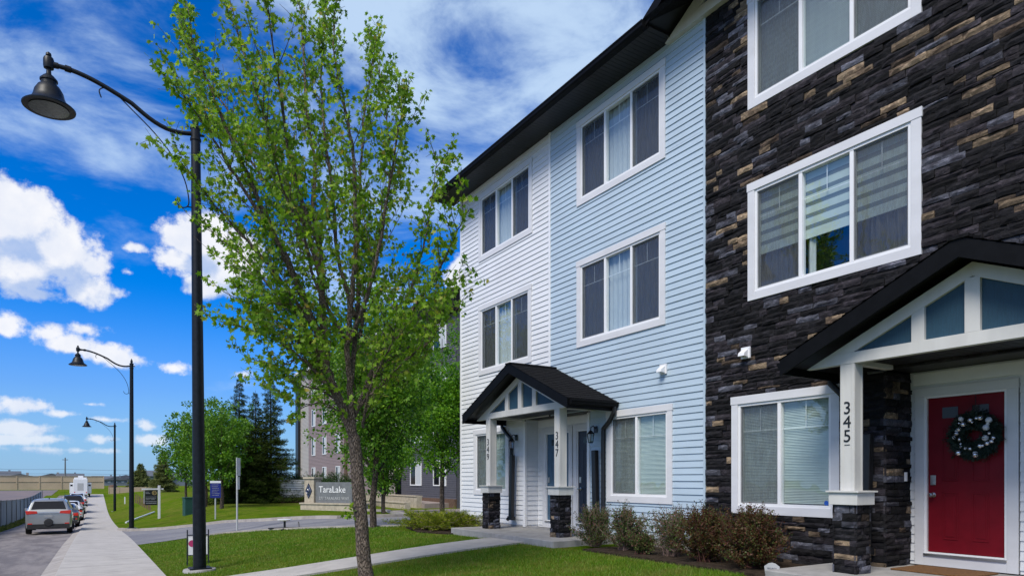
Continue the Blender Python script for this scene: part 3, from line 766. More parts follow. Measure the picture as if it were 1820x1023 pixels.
# ---- recesses behind the porches
def recess(Yc, x1, hw, doors, stone_side):
    m = MB()
    y0, y1 = Yc-hw, Yc+hw
    ops = []
    for (a, b, nm, mt_) in doors: ops.append((a-0.16, b+0.16, -3, 1.20))
    lap(m, (x1, 0, 0), (0, -1, 0), (-1, 0, 0), -y1, -y0, ZS, 1.44, [(-b, -a, c, d) for a, b, c, d in ops])
    if not stone_side:
        lap(m, (0, y1, 0), (1, 0, 0), (0, -1, 0), D-0.005, x1, ZS, 1.44)
    lap(m, (0, y0, 0), (-1, 0, 0), (0, 1, 0), -x1, -D+0.005, ZS, 1.44)
    wl = m.build('wall', M_white, house); wl['label'] = 'white siding around the recessed door%s' % ('s' if len(doors) > 1 else '')
    m = MB(); m.box(x1+0.062, x1+.10, y0-.06, y1+.06, -1.8, 1.9)
    m.build('wall_core', M_mortar, house)
    m = MB()
    if not stone_side:
        m.box(D-0.03, D+0.03, y1-0.025, y1+0.07, ZS, 1.40)
        m.box(x1-0.02, x1+0.0, y1-0.05, y1-0.022, ZS, 1.40)
    m.box(D-0.03, D+0.03, y0-0.06, y0+0.025, ZS, 1.40)
    m.box(x1-0.035, x1, y0+.01, y1-.05, 1.26, 1.42)
    m.build('corner_trim', M_vinyl, house, bevel=0.004)
    for (a, b, nm, dm) in doors:
        cs = MB(); X0 = x1-0.035
        cs.box(X0, x1+0.003, a-0.15, a-0.03, ZS, 1.20-0.10); cs.box(X0, x1+0.003, b+0.03, b+0.15, ZS, 1.20-0.10)
        cs.box(X0-0.004, x1+0.003, a-0.155, b+0.155, 1.10, 1.22)
        cs.box(X0, x1+0.003, a-0.0295, b+0.0295, ZS, ZS+0.13)
        dj = MB(); dj.box(x1-0.02, x1+0.05, a-0.03, a, ZS+.13, 1.10); dj.box(x1-0.02, x1+0.05, b, b+0.03, ZS+.13, 1.10); dj.box(x1-0.02, x1+0.05, a, b, 1.075, 1.10)
        door = MB(); xd = x1+0.012; z0, z1 = ZS+0.18, 1.073
        door.box(xd, xd+0.035, a+.003, b-.003, z0, z1)
        # raised panels: two tall pairs, each a frame groove and a raised field
        w_ = b-a
        for (c0, c1) in ((0.20, 0.41), (0.59, 0.80)):
            for (p0, p1) in ((0.085, 0.39), (0.46, 0.80)):
                yA, yB = b-w_*c1, b-w_*c0; zA, zB = z0+(z1-z0)*p0, z0+(z1-z0)*p1
                for (i0, i1, j0, j1) in ((yA, yB, zA, zA+.016), (yA, yB, zB-.016, zB), (yA, yA+.016, zA+.016, zB-.016), (yB-.016, yB, zA+.016, zB-.016)):
                    door.box(xd-0.008, xd+0.001, i0, i1, j0, j1)
                door.box(xd-0.006, xd+0.001, yA+.04, yB-.04, zA+.04, zB-.04)
        do = door.build('door', dm, house, bevel=0.004); do['label'] = nm
        cs.build('door_casing', M_trim, do, bevel=0.003); dj.build('door_jamb', M_vinyl, do)
        th = MB(); th.box(X0-0.02, x1+.02, a-.03, b+.03, ZS+.1305, ZS+.158); th.build('threshold', M_metal, do)
        ds = MB(); ds.box(x1-.005, x1+.02, a, b, ZS+.1585, ZS+.178); ds.build('door_sweep', M_vinyl, do)
        for (c0, c1) in ((0.20, 0.41), (0.59, 0.80)):
            g = MB(); yA, yB = b-w_*c1, b-w_*c0
            g.box(xd-0.004, xd+0.001, yA, yB, z0+(z1-z0)*0.865, z0+(z1-z0)*0.935); g.build('door_light', M_glassd, do)
        k = MB(); yk = b-0.07
        M_ = Matrix.Translation((xd, yk, ZS+0.93)) @ Matrix.Rotation(R(-90), 4, 'Y')
        k.lathe([(0.032, 0), (0.032, 0.008), (0.012, 0.012), (0.012, 0.045), (0.026, 0.052), (0.030, 0.068), (0.022, 0.082), (0.001, 0.085)], n=16, M=M_)
        k.build('door_knob', M_metal, do, smooth=True)
        k = MB(); k.box(xd-0.016, xd+.001, yk-0.033, yk+0.033, ZS+1.06, ZS+1.19); k.box(xd-0.022, xd-.0165, yk-0.016, yk+0.016, ZS+1.07, ZS+1.11)
        k.build('deadbolt', M_metal, do, bevel=0.004)
recess(YC1, RX[0], 1.45, [(3.83, 4.73, 'dark red panelled door', M_red)], True)
recess(YC2, RX[1], 1.22, [(12.36, 13.24, 'slate blue panelled door', M_bdoor), (11.16, 12.02, 'near black navy door', M_ndoor)], False)

# ---- porches
def porch(Yc, nums, recx, pier_seed):
    XF, XB = 7.57, 7.86
    zt = lambda y: 2.50-0.45*abs(y-Yc)
    hw = 2.12; th = 0.045
    # roof slab
    m = MB()
    for s in (-1, 1):
        m.prism([(Yc, 2.50-.012), (Yc+s*hw, zt(Yc+hw)-.012), (Yc+s*hw, zt(Yc+hw)-0.10), (Yc, 2.50-0.10)], XF+0.03, D-0.004)
    pr = m.build('porch_roof', M_soffit, house)
    pr['label'] = 'small black shingled gable roof over the entrance'
    # shingle courses
    sh = MB(); rng = random.Random(int(Yc*10)); L = math.hypot(hw, 0.45*hw); nrow = 17
    for s in (-1, 1):
        for r_ in range(nrow):
            x = XF-0.015
            while x < D-0.03:
                wd = min(rng.uniform(0.14, 0.33), D-0.02-x)
                t0 = (r_)/nrow; t1 = (r_+1.25)/nrow
                t0 = max(0, t0)
                dy0, dy1 = hw*(1-t0)+0.02, hw*max(0, 1-t1)
                off = 0.018+rng.uniform(0, 0.004)
                y0, y1 = Yc+s*dy0, Yc+s*dy1
                za, zb = zt(y0)+off, zt(y1)+0.004
                b = len(sh.v); g = 0.003
                sh.v += [(x+g, y0, za), (x+wd-g, y0, za), (x+wd-g, y1, zb), (x+g, y1, zb), (x+g, y0, za-0.016), (x+wd-g, y0, za-0.016)]
                sh.face((0, 1, 2, 3), b); sh.face((0, 4, 5, 1), b)
                x += wd
    sh.box(XF-.02, D-0.02, Yc-0.10, Yc+0.10, 2.478, 2.512)
    sh.build('shingles', M_shingle, pr)
    # rake fascia
    m = MB()
    for s in (-1, 1):
        m.prism([(Yc, 2.50), (Yc+s*(hw+.012), zt(Yc+hw)), (Yc+s*(hw+.012), zt(Yc+hw)-0.20), (Yc, 2.50-0.205)], XF-.002, XF+0.028)
    m.build('fascia', M_fascia, pr)
    # gutters along both sides
    for s in (-1, 1):
        g = MB(); zg = zt(Yc+hw)-0.02; yb_ = Yc+s*(hw-0.02)
        g.prism([(yb_, zg), (yb_+s*.115, zg), (yb_+s*.118, zg-.03), (yb_+s*.10, zg-.05), (yb_+s*.095, zg-.085), (yb_+s*.07, zg-.11), (yb_, zg-.11)], XF+0.05, D-0.03)
        g.build('gutter', M_fascia, pr, bevel=0.003)
        f = MB(); f.box(XF+0.03, D-.004, yb_-0.015, yb_+0.014, zg-0.17, zg-0.012); f.build('fascia', M_fascia, pr)
    # truss
    t = MB(); zb0, zb1 = 1.42, 1.555
    ui = lambda y: zt(y)-0.205
    def yint(z, off=0): return (2.50-0.205-off-z)/0.45
    e0 = yint(zb0)
    t.prism([(Yc-e0, zb0), (Yc+e0, zb0), (Yc+yint(zb1), zb1), (Yc-yint(zb1), zb1)], XB, XB+0.09)
    rk = 0.15
    for s in (-1, 1):
        t.prism([(Yc+s*0.0, ui(Yc)), (Yc+s*yint(zb1), zb1+.0005), (Yc+s*yint(zb1, rk), zb1+.0005), (Yc, ui(Yc)-rk)], XB+0.003, XB+0.08)
        yv = Yc+s*0.555; t.prism([(yv-.07, zb1+.0008), (yv+.07, zb1+.0008), (yv+.07, ui(yv+.07)-rk-.0), (yv-.07, ui(yv-.07)-rk)], XB+0.004, XB+0.075)
    t.prism([(Yc-.074, zb1+.0008), (Yc+.074, zb1+.0008), (Yc+.074, ui(Yc+.074)-rk+.02), (Yc-.074, ui(Yc+.074)-rk+.02)], XB+0.001, XB+0.07)
    tr = t.build('porch_truss', M_post, house, bevel=0.002)
    # four teal fields between the truss boards
    a1, a2, a3 = .074, .485, .625
    for s in (-1, 1):
        for (p, q) in ((a1, a2), (a3, yint(zb1, rk))):
            pp = MB(); zq = ui(Yc+q)-rk
            poly = [(Yc+s*p, zb1), (Yc+s*q, zb1)]+([(Yc+s*q, zq)] if zq > zb1+.01 else [])+[(Yc+s*p, ui(Yc+p)-rk)]
            pp.prism(poly, XB+0.045, XB+0.055); pp.build('teal_field', M_panel, tr)
    # side beams + ceiling
    for s in (-1, 1):
        b = MB(); b.box(XB+0.091, D-0.002, Yc+s*1.39-.05, Yc+s*1.39+.05, 1.425, 1.56); b.build('porch_beam', M_post, house, bevel=0.002)
    c = MB(); y = Yc-1.34
    while y < Yc+1.30:
        c.box(XB+0.09, D+.0, y, y+0.092, 1.47, 1.48); y += 0.098
    c.box(D, recx-0.0, Yc-1.5, Yc+1.5, 1.445, 1.455)
    c.build('porch_ceiling', M_soffit, house)
    # columns
    for s, num in ((-1, nums[0]), (1, nums[1])):
        cx, cy = 7.955, Yc+s*1.39
        sh_ = MB(); h = 0.088
        sh_.box(cx-h, cx+h, cy-h, cy+h, -0.135, 1.42)
        e = 0.033; q = 0.006
        for (sx, sy) in ((-1, 0), (1, 0), (0, -1), (0, 1)):
            for k in (-1, 1):
                if sx: sh_.box(min(cx+sx*h, cx+sx*(h+q)), max(cx+sx*h, cx+sx*(h+q)), cy+k*(h-e/2)-e/2, cy+k*(h-e/2)+e/2, -0.134, 1.419)
                else: sh_.box(cx+k*(h-e/2)-e/2, cx+k*(h-e/2)+e/2, min(cy+sy*h, cy+sy*(h+q)), max(cy+sy*h, cy+sy*(h+q)), -0.134, 1.419)
        co = sh_.build('porch_column', M_post, house, bevel=0.003)
        cp = MB(); cp.box(cx-.185, cx+.185, cy-.185, cy+.185, -0.305, -0.156); cp.box(cx-.212, cx+.212, cy-.212, cy+.212, -0.155, -0.134)
        cp.build('column_cap', M_post, co, bevel=0.003)
        pm = MB(); w2 = 0.135; rng = random.Random(pier_seed+s)
        zs, rows = -1.145, []
        while zs < -0.31: hh = rng.uniform(.065, .10); rows.append(hh); zs += hh
        kk = dict(seed=pier_seed+s*7, depth=0.034, ls=(0.12, 0.28), rows=rows)
        stones(pm, (cx-w2, cy, 0), (0, -1, 0), (-1, 0, 0), -w2-.022, w2+.022, -1.145, -0.306, **kk)
        stones(pm, (cx+w2, cy, 0), (0, 1, 0), (1, 0, 0), -w2-.022, w2+.022, -1.145, -0.306, **kk)
        kk['seed'] += 3
        stones(pm, (cx, cy-w2, 0), (1, 0, 0), (0, -1, 0), -w2-.022, w2+.022, -1.145, -0.306, **kk)
        stones(pm, (cx, cy+w2, 0), (-1, 0, 0), (0, 1, 0), -w2-.022, w2+.022, -1.145, -0.306, **kk)
        b_ = len(pm.v); pm.box(cx-w2, cx+w2, cy-w2, cy+w2, -1.145, -0.306); pm.cols += [(0.01, 0.01, 0.01)]*6
        pm.build('stone_pier', M_stone, co)
        if num:
            for i, chh in enumerate(num):
                textmesh(chh, 0.215, wallM(cx-h-0.004, cy, 0.875-i*0.172), 'house_number', M_black, co, 0.003)
            if num == '345':
                u_ = MB(); u_.box(cx-h-0.006, cx-h+.001, cy-.035, cy+.035, 0.425, 0.432); u_.build('number_underline', M_black, co)
    # slab
    s_ = MB(); s_.box(7.26, recx+.05, Yc-2.12, Yc+2.12, -1.55, ZS-.013 if False else -1.145)
    s_.build('porch_slab', M_conc, house, bevel=0.012)
    # downspouts with their folded-up extensions
    for s in (-1, 1):
        d = MB(); yy = Yc+s*1.77; ye = Yc+s*(hw+.03)
        d.tube([(8.70, ye, 1.47), (8.70, ye, 1.33), (8.715, (ye+yy)/2+s*.04, 1.17), (8.73, yy+s*.01, 1.02), (8.735, yy, 0.86), (8.735, yy, -0.80), (8.70, yy, -.92), (8.62, yy, -.98)], [0.045]*8, n=8)
        dn = d.build('downspout', M_black, house, smooth=True)
        e_ = MB(); Mx = Matrix.Translation((8.66, yy-s*0.13, -0.98)) @ Matrix.Rotation(R(s*1.5), 4, 'X')
        e_.box(-0.05, 0.05, -0.06, 0.06, 0, 1.58, Mx); e_.box(-0.06, 0.06, -0.10, 0.10, 0.0, 0.09, Mx)
        e_.build('downspout_extension', M_black, dn, bevel=0.008)
porch(YC1, ('', '345'), RX[0], 21)
porch(YC2, ('347', '349'), RX[1], 47)

# ---- wall lanterns
def lantern(y, z, x=D-0.03):
    b = MB(); b.box(x-0.02, x, y-0.05, y+0.05, z+0.16, z+0.30)
    b.tube([(x-0.02, y, z+0.25), (x-0.07, y, z+0.30), (x-0.13, y, z+0.27), (x-0.14, y, z+0.20)], 0.011, 8)
    b.lathe([(0.085, 0.13), (0.075, 0.15), (0.03, 0.20), (0.008, 0.215)], (x-0.14, y, z), 6)
    b.lathe([(0.045, -0.05), (0.055, -0.035), (0.055, -0.03)], (x-0.14, y, z), 6)
    for k in range(6):
        a = k*math.pi/3
        b.tube([(x-0.14+.075*math.cos(a), y+.075*math.sin(a), z+.13), (x-0.14+.052*math.cos(a), y+.052*math.sin(a), z-.03)], 0.005, 4)
    lo = b.build('wall_lantern', M_black, house)
    g = MB(); g.lathe([(0.048, -0.028), (0.071, 0.128)], (x-0.14, y, z), 6); g.build('lantern_glass', M_glass, lo)
lantern(YC2-1.50, 0.80); lantern(YC2+1.58, 0.80); lantern(YC1-1.52, 0.8)
for y in (8.97, 7.13):
    m = MB(); x = D-0.03 if y > 8 else D-.05
    m.box(x-0.015, x+.02, y-0.085, y+0.085, 1.91, 2.09)
    m.prism([(x-0.015, 2.06), (x-0.015, 1.93), (x-0.12, 1.94), (x-0.11, 1.99)], y-0.06, y+0.06, 'y')
    m.build('dryer_vent', M_vinyl, house, bevel=0.005)
m = MB(); m.box(D-0.06, D, 14.08, 14.16, -0.62, -0.48); m.box(D-0.07, D-.06, 14.09, 14.15, -0.61, -0.49); m.build('outlet_cover', M_vinyl, house, bevel=0.004)
m = MB(); m.box(9.20, 9.25, 4.90, 4.918, -0.02, 0.10); m.build('doorbell', M_vinyl, house, bevel=0.003)
m = MB()
M_ = Matrix.Translation((D+0.0285, 5.80, -0.33)) @ Matrix.Rotation(R(-90), 4, 'Y')
m.lathe([(0.035, 0), (0.035, 0.001)], n=20, M=M_); m.build('window_sticker', M_wblue, house)

# ---- main roof
zE = 7.86
m = MB()
m.prism([(8.10, 7.99), (14.0, 10.94), (20.7, 7.60), (20.7, 7.52), (14.0, 10.84), (8.16, 7.93)], -1.6, 17.42, 'y')
roof = m.build('roof', M_shingle, house); roof['label'] = 'black shingled main roof'
GS = 0.55; zr = lambda y: 7.86+GS*(8.74-y if y > YC1 else y-(2*YC1-8.74))
GY0, GY1 = 2*YC1-8.74, 8.74
m = MB(); x0, x1 = 8.16, 14.0
for s in (-1, 1):
    ye = YC1+s*(GY1-YC1+.10)
    m.prism([(YC1, zr(YC1)+.22), (ye, zr(GY1)+.17), (ye, zr(GY1)+.08), (YC1, zr(YC1)+.12)], x0, x1)
m.build('shingles', M_shingle, roof)
m = MB(); y = GY1-0.02
while y < 17.38:
    m.box(8.195, D-0.004, y, y+0.094, zE-0.004, zE+0.012); y += 0.10
m.build('soffit', M_soffit, roof)
m = MB(); m.box(8.165, 8.194, GY1-.02, 17.44, zE-.02, zE+0.125)
m.prism([(8.165, 7.97), (8.165, 7.84), (14, 10.75), (19.5, 8.0), (20.6, 7.45), (20.6, 7.6), (14, 10.93)], 17.42, 17.45, 'y')
for s in (-1, 1):     # gable rakes
    ye = YC1+s*(GY1-YC1+.10)
    m.prism([(YC1, zr(YC1)+.22), (ye, zr(GY1)+.17), (ye, zr(GY1)-.03), (YC1, zr(YC1)-.01)], 8.14, 8.162)
m.build('fascia', M_fascia, roof)
m = MB()
for s in (-1, 1):
    ye = YC1+s*(GY1-YC1+.10)
    m.prism([(YC1, zr(YC1)+.10), (ye, zr(GY1)+.05), (ye, zr(GY1)+.03), (YC1, zr(YC1)+.08)], 8.163, D)
m.build('rake_soffit', M_soffit, roof)
m = MB(); g = [(8.164, zE+.105), (8.05, zE+.105), (8.045, zE+.075), (8.06, zE+.055), (8.065, zE+.01), (8.09, zE-.02), (8.164, zE-.02)]
m.prism(g, GY1+.02, 17.47, 'y'); m.build('gutter', M_fascia, roof, bevel=0.004)
# gable truss over the stone bay
m = MB(); XB = D-0.11
yi = lambda z: (zr(YC1)-z)/GS
m.prism([(YC1-yi(7.80), 7.80), (YC1+yi(7.80), 7.80), (YC1+yi(7.98), 7.98), (YC1-yi(7.98), 7.98)], XB, D)
for s in (-1, 1):
    m.prism([(YC1, zr(YC1)), (YC1+s*yi(7.98), 7.981), (YC1+s*(yi(7.98)-.45), 7.981), (YC1, zr(YC1)-.24)], XB+.004, D)
    for q in (1.3, 2.6): m.prism([(YC1+s*q-.09, 7.982), (YC1+s*q+.09, 7.982), (YC1+s*q+.09, zr(YC1+q)-.25), (YC1+s*q-.09, zr(YC1+q)-.25)], XB+.008, D)
gt = m.build('gable_truss', M_post, house)
m = MB(); m.prism([(YC1-yi(7.98), 7.98), (YC1+yi(7.98), 7.98), (YC1, zr(YC1))], D-.06, D-.05); m.build('teal_field', M_panel, gt)

# ================================================================== vegetation
def leafcloud(name, mat_, parent, pts, sizes, seed=0, shape='leaf', droop=0.0, dirs=None):
    """many separate little leaves; pts (n,3). every leaf is an island of its own"""
    rng = np.random.default_rng(seed); pts = np.asarray(pts, dtype=np.float64); n = len(pts)
    sizes = np.asarray(sizes) if hasattr(sizes, '__len__') else np.full(n, sizes)
    if dirs is None: d = rng.normal(size=(n, 3))
    else: d = np.asarray(dirs)+rng.normal(size=(n, 3))*0.25
    d[:, 2] -= droop
    d /= np.linalg.norm(d, axis=1)[:, None]+1e-9
    r = rng.normal(size=(n, 3)); r[:, 2] *= 0.6
    side = np.cross(d, r); side /= np.linalg.norm(side, axis=1)[:, None]+1e-9
    nrm = np.cross(side, d)
    if shape == 'maple':
        T = [(0, 0, 0), (0.50, 0.10, 0.02), (0.30, 0.38, 0.0), (0.62, 0.62, -0.10), (0.20, 0.62, 0.0), (0, 1.05, -0.14), (-0.20, 0.62, 0.0), (-0.62, 0.62, -0.10), (-0.30, 0.38, 0.0), (-0.50, 0.10, 0.02)]
        F = [(0, 1, 2), (0, 2, 4), (2, 3, 4), (0, 4, 6), (4, 5, 6), (0, 6, 8), (6, 7, 8), (0, 8, 9)]
    elif shape == 'leaf':
        T = [(0, 0, 0), (0.36, 0.45, 0.06), (0, 1.0, -0.08), (-0.36, 0.45, 0.06)]; F = [(0, 1, 2, 3)]
    elif shape == 'blade':
        T = [(0.05, 0, 0), (0.03, 0.6, 0.05), (0, 1.0, 0.2), (-0.05, 0, 0)]; F = [(0, 1, 2, 3)]
    else:   # tuft: crossed narrow leaves
        T = [(-0.05, 0, 0), (-0.4, 0.8, 0.1), (-0.25, 0.9, 0), (0.05, 0.05, 0), (0.0, 1.0, 0.1), (0.14, 1.0, 0.0), (0.42, 0.7, -.1), (0.5, 0.6, 0)]
        F = [(0, 1, 2), (3, 4, 5), (3, 6, 7)]
    T = np.array(T)
    V = pts[:, None, :]+sizes[:, None, None]*(T[None, :, 0:1]*side[:, None, :]+T[None, :, 1:2]*d[:, None, :]+T[None, :, 2:3]*nrm[:, None, :])
    k = len(T); V = V.reshape(-1, 3)
    me = bpy.data.meshes.new(name)
    fl = len(F[0]); Fa = np.array(F)
    idx = (Fa[None]+(np.arange(n)*k)[:, None, None]).reshape(-1)
    nf = n*len(F)
    me.vertices.add(len(V)); me.vertices.foreach_set('co', V.astype(np.float32).ravel())
    me.loops.add(len(idx)); me.loops.foreach_set('vertex_index', idx.astype(np.int32))
    me.polygons.add(nf); me.polygons.foreach_set('loop_start', (np.arange(nf)*fl).astype(np.int32)); me.polygons.foreach_set('loop_total', np.full(nf, fl, dtype=np.int32))
    me.update(calc_edges=True); me.validate()
    me.materials.append(mat_)
    o = bpy.data.objects.new(name, me); COL.objects.link(o)
    if parent:
        o.parent = parent
        if parent.name in WORLD: o.matrix_parent_inverse = Matrix.Translation(-parent.location)
    return o

L_maple = leafmat('maple_leaf', [(0.0, (0.07, 0.17, 0.010)), (0.3, (0.13, 0.26, 0.015)), (0.7, (0.21, 0.36, 0.028)), (0.93, (0.30, 0.44, 0.05)), (1.0, (0.38, 0.30, 0.07))], 0.5)
L_tree = leafmat('street_tree_leaf', [(0.0, (0.045, 0.13, 0.008)), (0.5, (0.085, 0.215, 0.012)), (1.0, (0.17, 0.31, 0.022))], 0.35)
L_lime = leafmat('lime_leaf', [(0.0, (0.05, 0.16, 0.006)), (0.5, (0.11, 0.28, 0.010)), (1.0, (0.20, 0.38, 0.02))], 0.45)
L_spruce = leafmat('spruce_needle', [(0.0, (0.014, 0.030, 0.004)), (0.6, (0.030, 0.055, 0.008)), (1.0, (0.075, 0.10, 0.02))], 0.05, 0.7)
L_pine = leafmat('pine_needle', [(0.0, (0.07, 0.10, 0.03)), (0.6, (0.14, 0.17, 0.055)), (1.0, (0.21, 0.22, 0.08))], 0.1, 0.7)
L_jun = leafmat('juniper_leaf', [(0.0, (0.04, 0.075, 0.008)), (0.5, (0.14, 0.19, 0.015)), (1.0, (0.28, 0.29, 0.03))], 0.15, 0.7)
L_hedge = leafmat('hedge_leaf', [(0.0, (0.012, 0.035, 0.012)), (0.6, (0.03, 0.065, 0.02)), (1.0, (0.06, 0.10, 0.03))], 0.1, 0.7)
L_shg = leafmat('shrub_leaf', [(0.0, (0.03, 0.06, 0.012)), (0.45, (0.06, 0.105, 0.02)), (0.72, (0.10, 0.15, 0.035)), (0.8, (0.12, 0.055, 0.035)), (1.0, (0.20, 0.10, 0.07))], 0.3)
L_shr = leafmat('barberry_leaf', [(0.0, (0.045, 0.018, 0.010)), (0.4, (0.11, 0.042, 0.016)), (0.6, (0.07, 0.06, 0.014)), (1.0, (0.06, 0.10, 0.02))], 0.25)
M_twig = mat('shrub_twig', (0.24, 0.16, 0.13), 0.9, 0.3, 20)
M_twigr = mat('red_twig', (0.10, 0.035, 0.025), 0.9, 0.3, 20)

# ---- the big maple in front of the path
def maple():
    rng = random.Random(12)
    root = thing('maple_tree', 'large young maple with ascending limbs standing in front of the concrete path', 'tree')
    Z0 = 9.35
    def P_(px, py, dz=0.0): return ray(px, py)*(Z0+dz)
    base = P_(653, 1054); root.location = base; WORLD.add(root.name)
    wood = MB()
    tr = [(655, 1062, 0), (651, 1030, 0), (647, 990, 0), (643, 940, 0), (639, 890, 0), (635, 840, 0), (632, 800, 0), (628, 775, 0)]
    rr = [0.135, 0.108, 0.099, 0.095, 0.092, 0.088, 0.086, 0.082]
    pts = [P_(*p) for p in tr]
    # finer trunk with a slightly irregular outline
    tp, tr_ = [], []
    for i in range(len(pts)-1):
        for j in range(4):
            t = j/4; tp.append(pts[i].lerp(pts[i+1], t)+Vector((rng.uniform(-.004, .004), rng.uniform(-.004, .004), 0))); tr_.append(rr[i]*(1-t)+rr[i+1]*t+rng.uniform(-.004, .004))
    tp.append(pts[-1]); tr_.append(rr[-1])
    wood.tube(tp, tr_, 14)
    limbs = [ # polyline px, end depth offset, start radius
     ([(628, 775), (603, 712), (580, 655), (563, 590), (535, 520), (505, 455), (470, 380), (440, 310), (405, 235), (375, 160), (345, 80), (335, 20)], -0.9, 0.070),
     ([(535, 520), (500, 440), (455, 372), (410, 300), (372, 235), (340, 190), (292, 132)], -1.6, 0.034),
     ([(580, 655), (573, 560), (566, 480), (545, 410), (520, 350), (492, 270), (465, 190), (437, 110), (418, 40), (400, -60)], 0.6, 0.052),
     ([(573, 560), (571, 450), (556, 370), (560, 290), (545, 200), (540, 100), (532, 10), (520, -80)], 1.4, 0.040),
     ([(628, 775), (622, 690), (618, 610), (628, 500), (632, 390), (626, 260), (604, 150), (592, 60), (606, -60)], -0.4, 0.050),
     ([(622, 690), (635, 560), (636, 440), (641, 300), (648, 200), (660, 120), (668, 75)], 0.8, 0.036),
     ([(618, 610), (655, 520), (680, 400), (698, 290), (712, 210), (724, 162)], -1.0, 0.032),
     ([(630, 740), (660, 660), (705, 590), (735, 500), (755, 430), (768, 350), (778, 275)], 0.3, 0.036),
     ([(660, 660), (715, 580), (765, 500), (795, 450), (818, 400), (834, 372)], -1.4, 0.028),
     ([(603, 712), (560, 660), (520, 625), (480, 600), (425, 578)], -0.7, 0.026),
     ([(580, 655), (530, 570), (480, 510), (430, 455), (385, 420), (365, 395)], 0.9, 0.030),
     ([(563, 590), (500, 500), (450, 440), (400, 385), (355, 330), (322, 290)], -1.2, 0.028),
     ([(545, 410), (500, 330), (450, 260), (400, 190), (350, 110), (325, 45), (330, 15)], 1.2, 0.026),
     ([(566, 480), (520, 400), (455, 300), (410, 240), (352, 190), (312, 130)], 0.5, 0.024),
     ([(603, 712), (560, 690), (520, 690), (495, 700)], 0.6, 0.018),
     ([(590, 690), (540, 640), (500, 650), (462, 640)], -1.0, 0.018),
     ([(600, 705), (560, 640), (500, 575), (440, 520), (415, 500)], -0.2, 0.022),
     ([(612, 735), (570, 715), (530, 730), (520, 745)], -0.5, 0.014),
     ([(575, 650), (530, 600), (480, 590), (440, 590)], 0.8, 0.018), ([(595, 700), (550, 660), (500, 665), (470, 680)], 0.2, 0.016), ([(562, 585), (510, 540), (460, 545), (425, 530)], -1.2, 0.018),
     ([(655, 700), (700, 670), (745, 650), (760, 620)], 0.6, 0.018),
     ([(640, 720), (670, 690), (720, 640), (770, 600), (790, 545)], -0.6, 0.022),
     ([(628, 560), (600, 450), (590, 330), (575, 220), (572, 120), (580, 30), (575, -50)], 1.9, 0.032),
     ([(650, 690), (690, 640), (735, 610), (775, 560), (800, 500)], 1.3, 0.026),
     ([(571, 450), (520, 300), (500, 180), (485, 80), (470, -40)], -1.8, 0.030),
     ([(618, 610), (560, 500), (540, 420), (500, 330), (480, 240), (450, 150)], -2.0, 0.026),
     ([(645, 760), (655, 700), (680, 640), (700, 600), (705, 540)], -1.2, 0.022),
     ([(640, 600), (660, 480), (690, 340), (688, 230), (680, 150), (655, 60)], 1.6, 0.026)]
    LP, LD, LS = [], [], []
    def leaves_on(a, b, sp=0.075, k=3, s0=0.062):
        L = (b-a).length; n = max(1, int(L/sp)); d = (b-a).normalized()
        for i in range(n+1):
            if rng.random() < 0.25: continue
            c = a.lerp(b, i/max(n, 1))
            for _ in range(k if i < n else k+3):
                o = Vector((rng.gauss(0, 1), rng.gauss(0, 1), rng.gauss(0, 0.7))).normalized()
                LP.append(tuple(c+o*rng.uniform(0.012, 0.055))); LD.append(tuple(o+d*0.3)); LS.append(s0*rng.uniform(0.55, 1.25))
    def smoothpath(c):
        out = []
        for i in range(len(c)-1):
            p0 = c[max(i-1, 0)]; p1 = c[i]; p2 = c[i+1]; p3 = c[min(i+2, len(c)-1)]
            for j in range(5):
                t = j/5
                out.append(0.5*((2*p1)+(-p0+p2)*t+(2*p0-5*p1+4*p2-p3)*t*t+(-p0+3*p1-3*p2+p3)*t**3)+Vector((rng.gauss(0, .007), rng.gauss(0, .007), rng.gauss(0, .007))))
        out.append(c[-1]); return out
    axis = P_(610, 600)
    mesh_ends = []
    depth_of = {}
    for li, (pl, dz, r0) in enumerate(limbs):
        n = len(pl); key = pl[0]
        d0 = depth_of.get(key, 0.0)
        ctrl = []
        for i, p in enumerate(pl):
            t = i/(n-1); dd = d0+(dz-d0)*t
            ctrl.append(P_(p[0], p[1], dd)); depth_of.setdefault(p, dd)
        path = smoothpath(ctrl); m = len(path)
        rad = [max(0.0045, r0*(1-i/(m-1))**0.9) for i in range(m)]
        wood.tube(path, rad, 7)
        cum_ = 0; L = sum((path[i+1]-path[i]).length for i in range(m-1)); nxt = 0.35*L*0.5 if r0 > .03 else 0.15
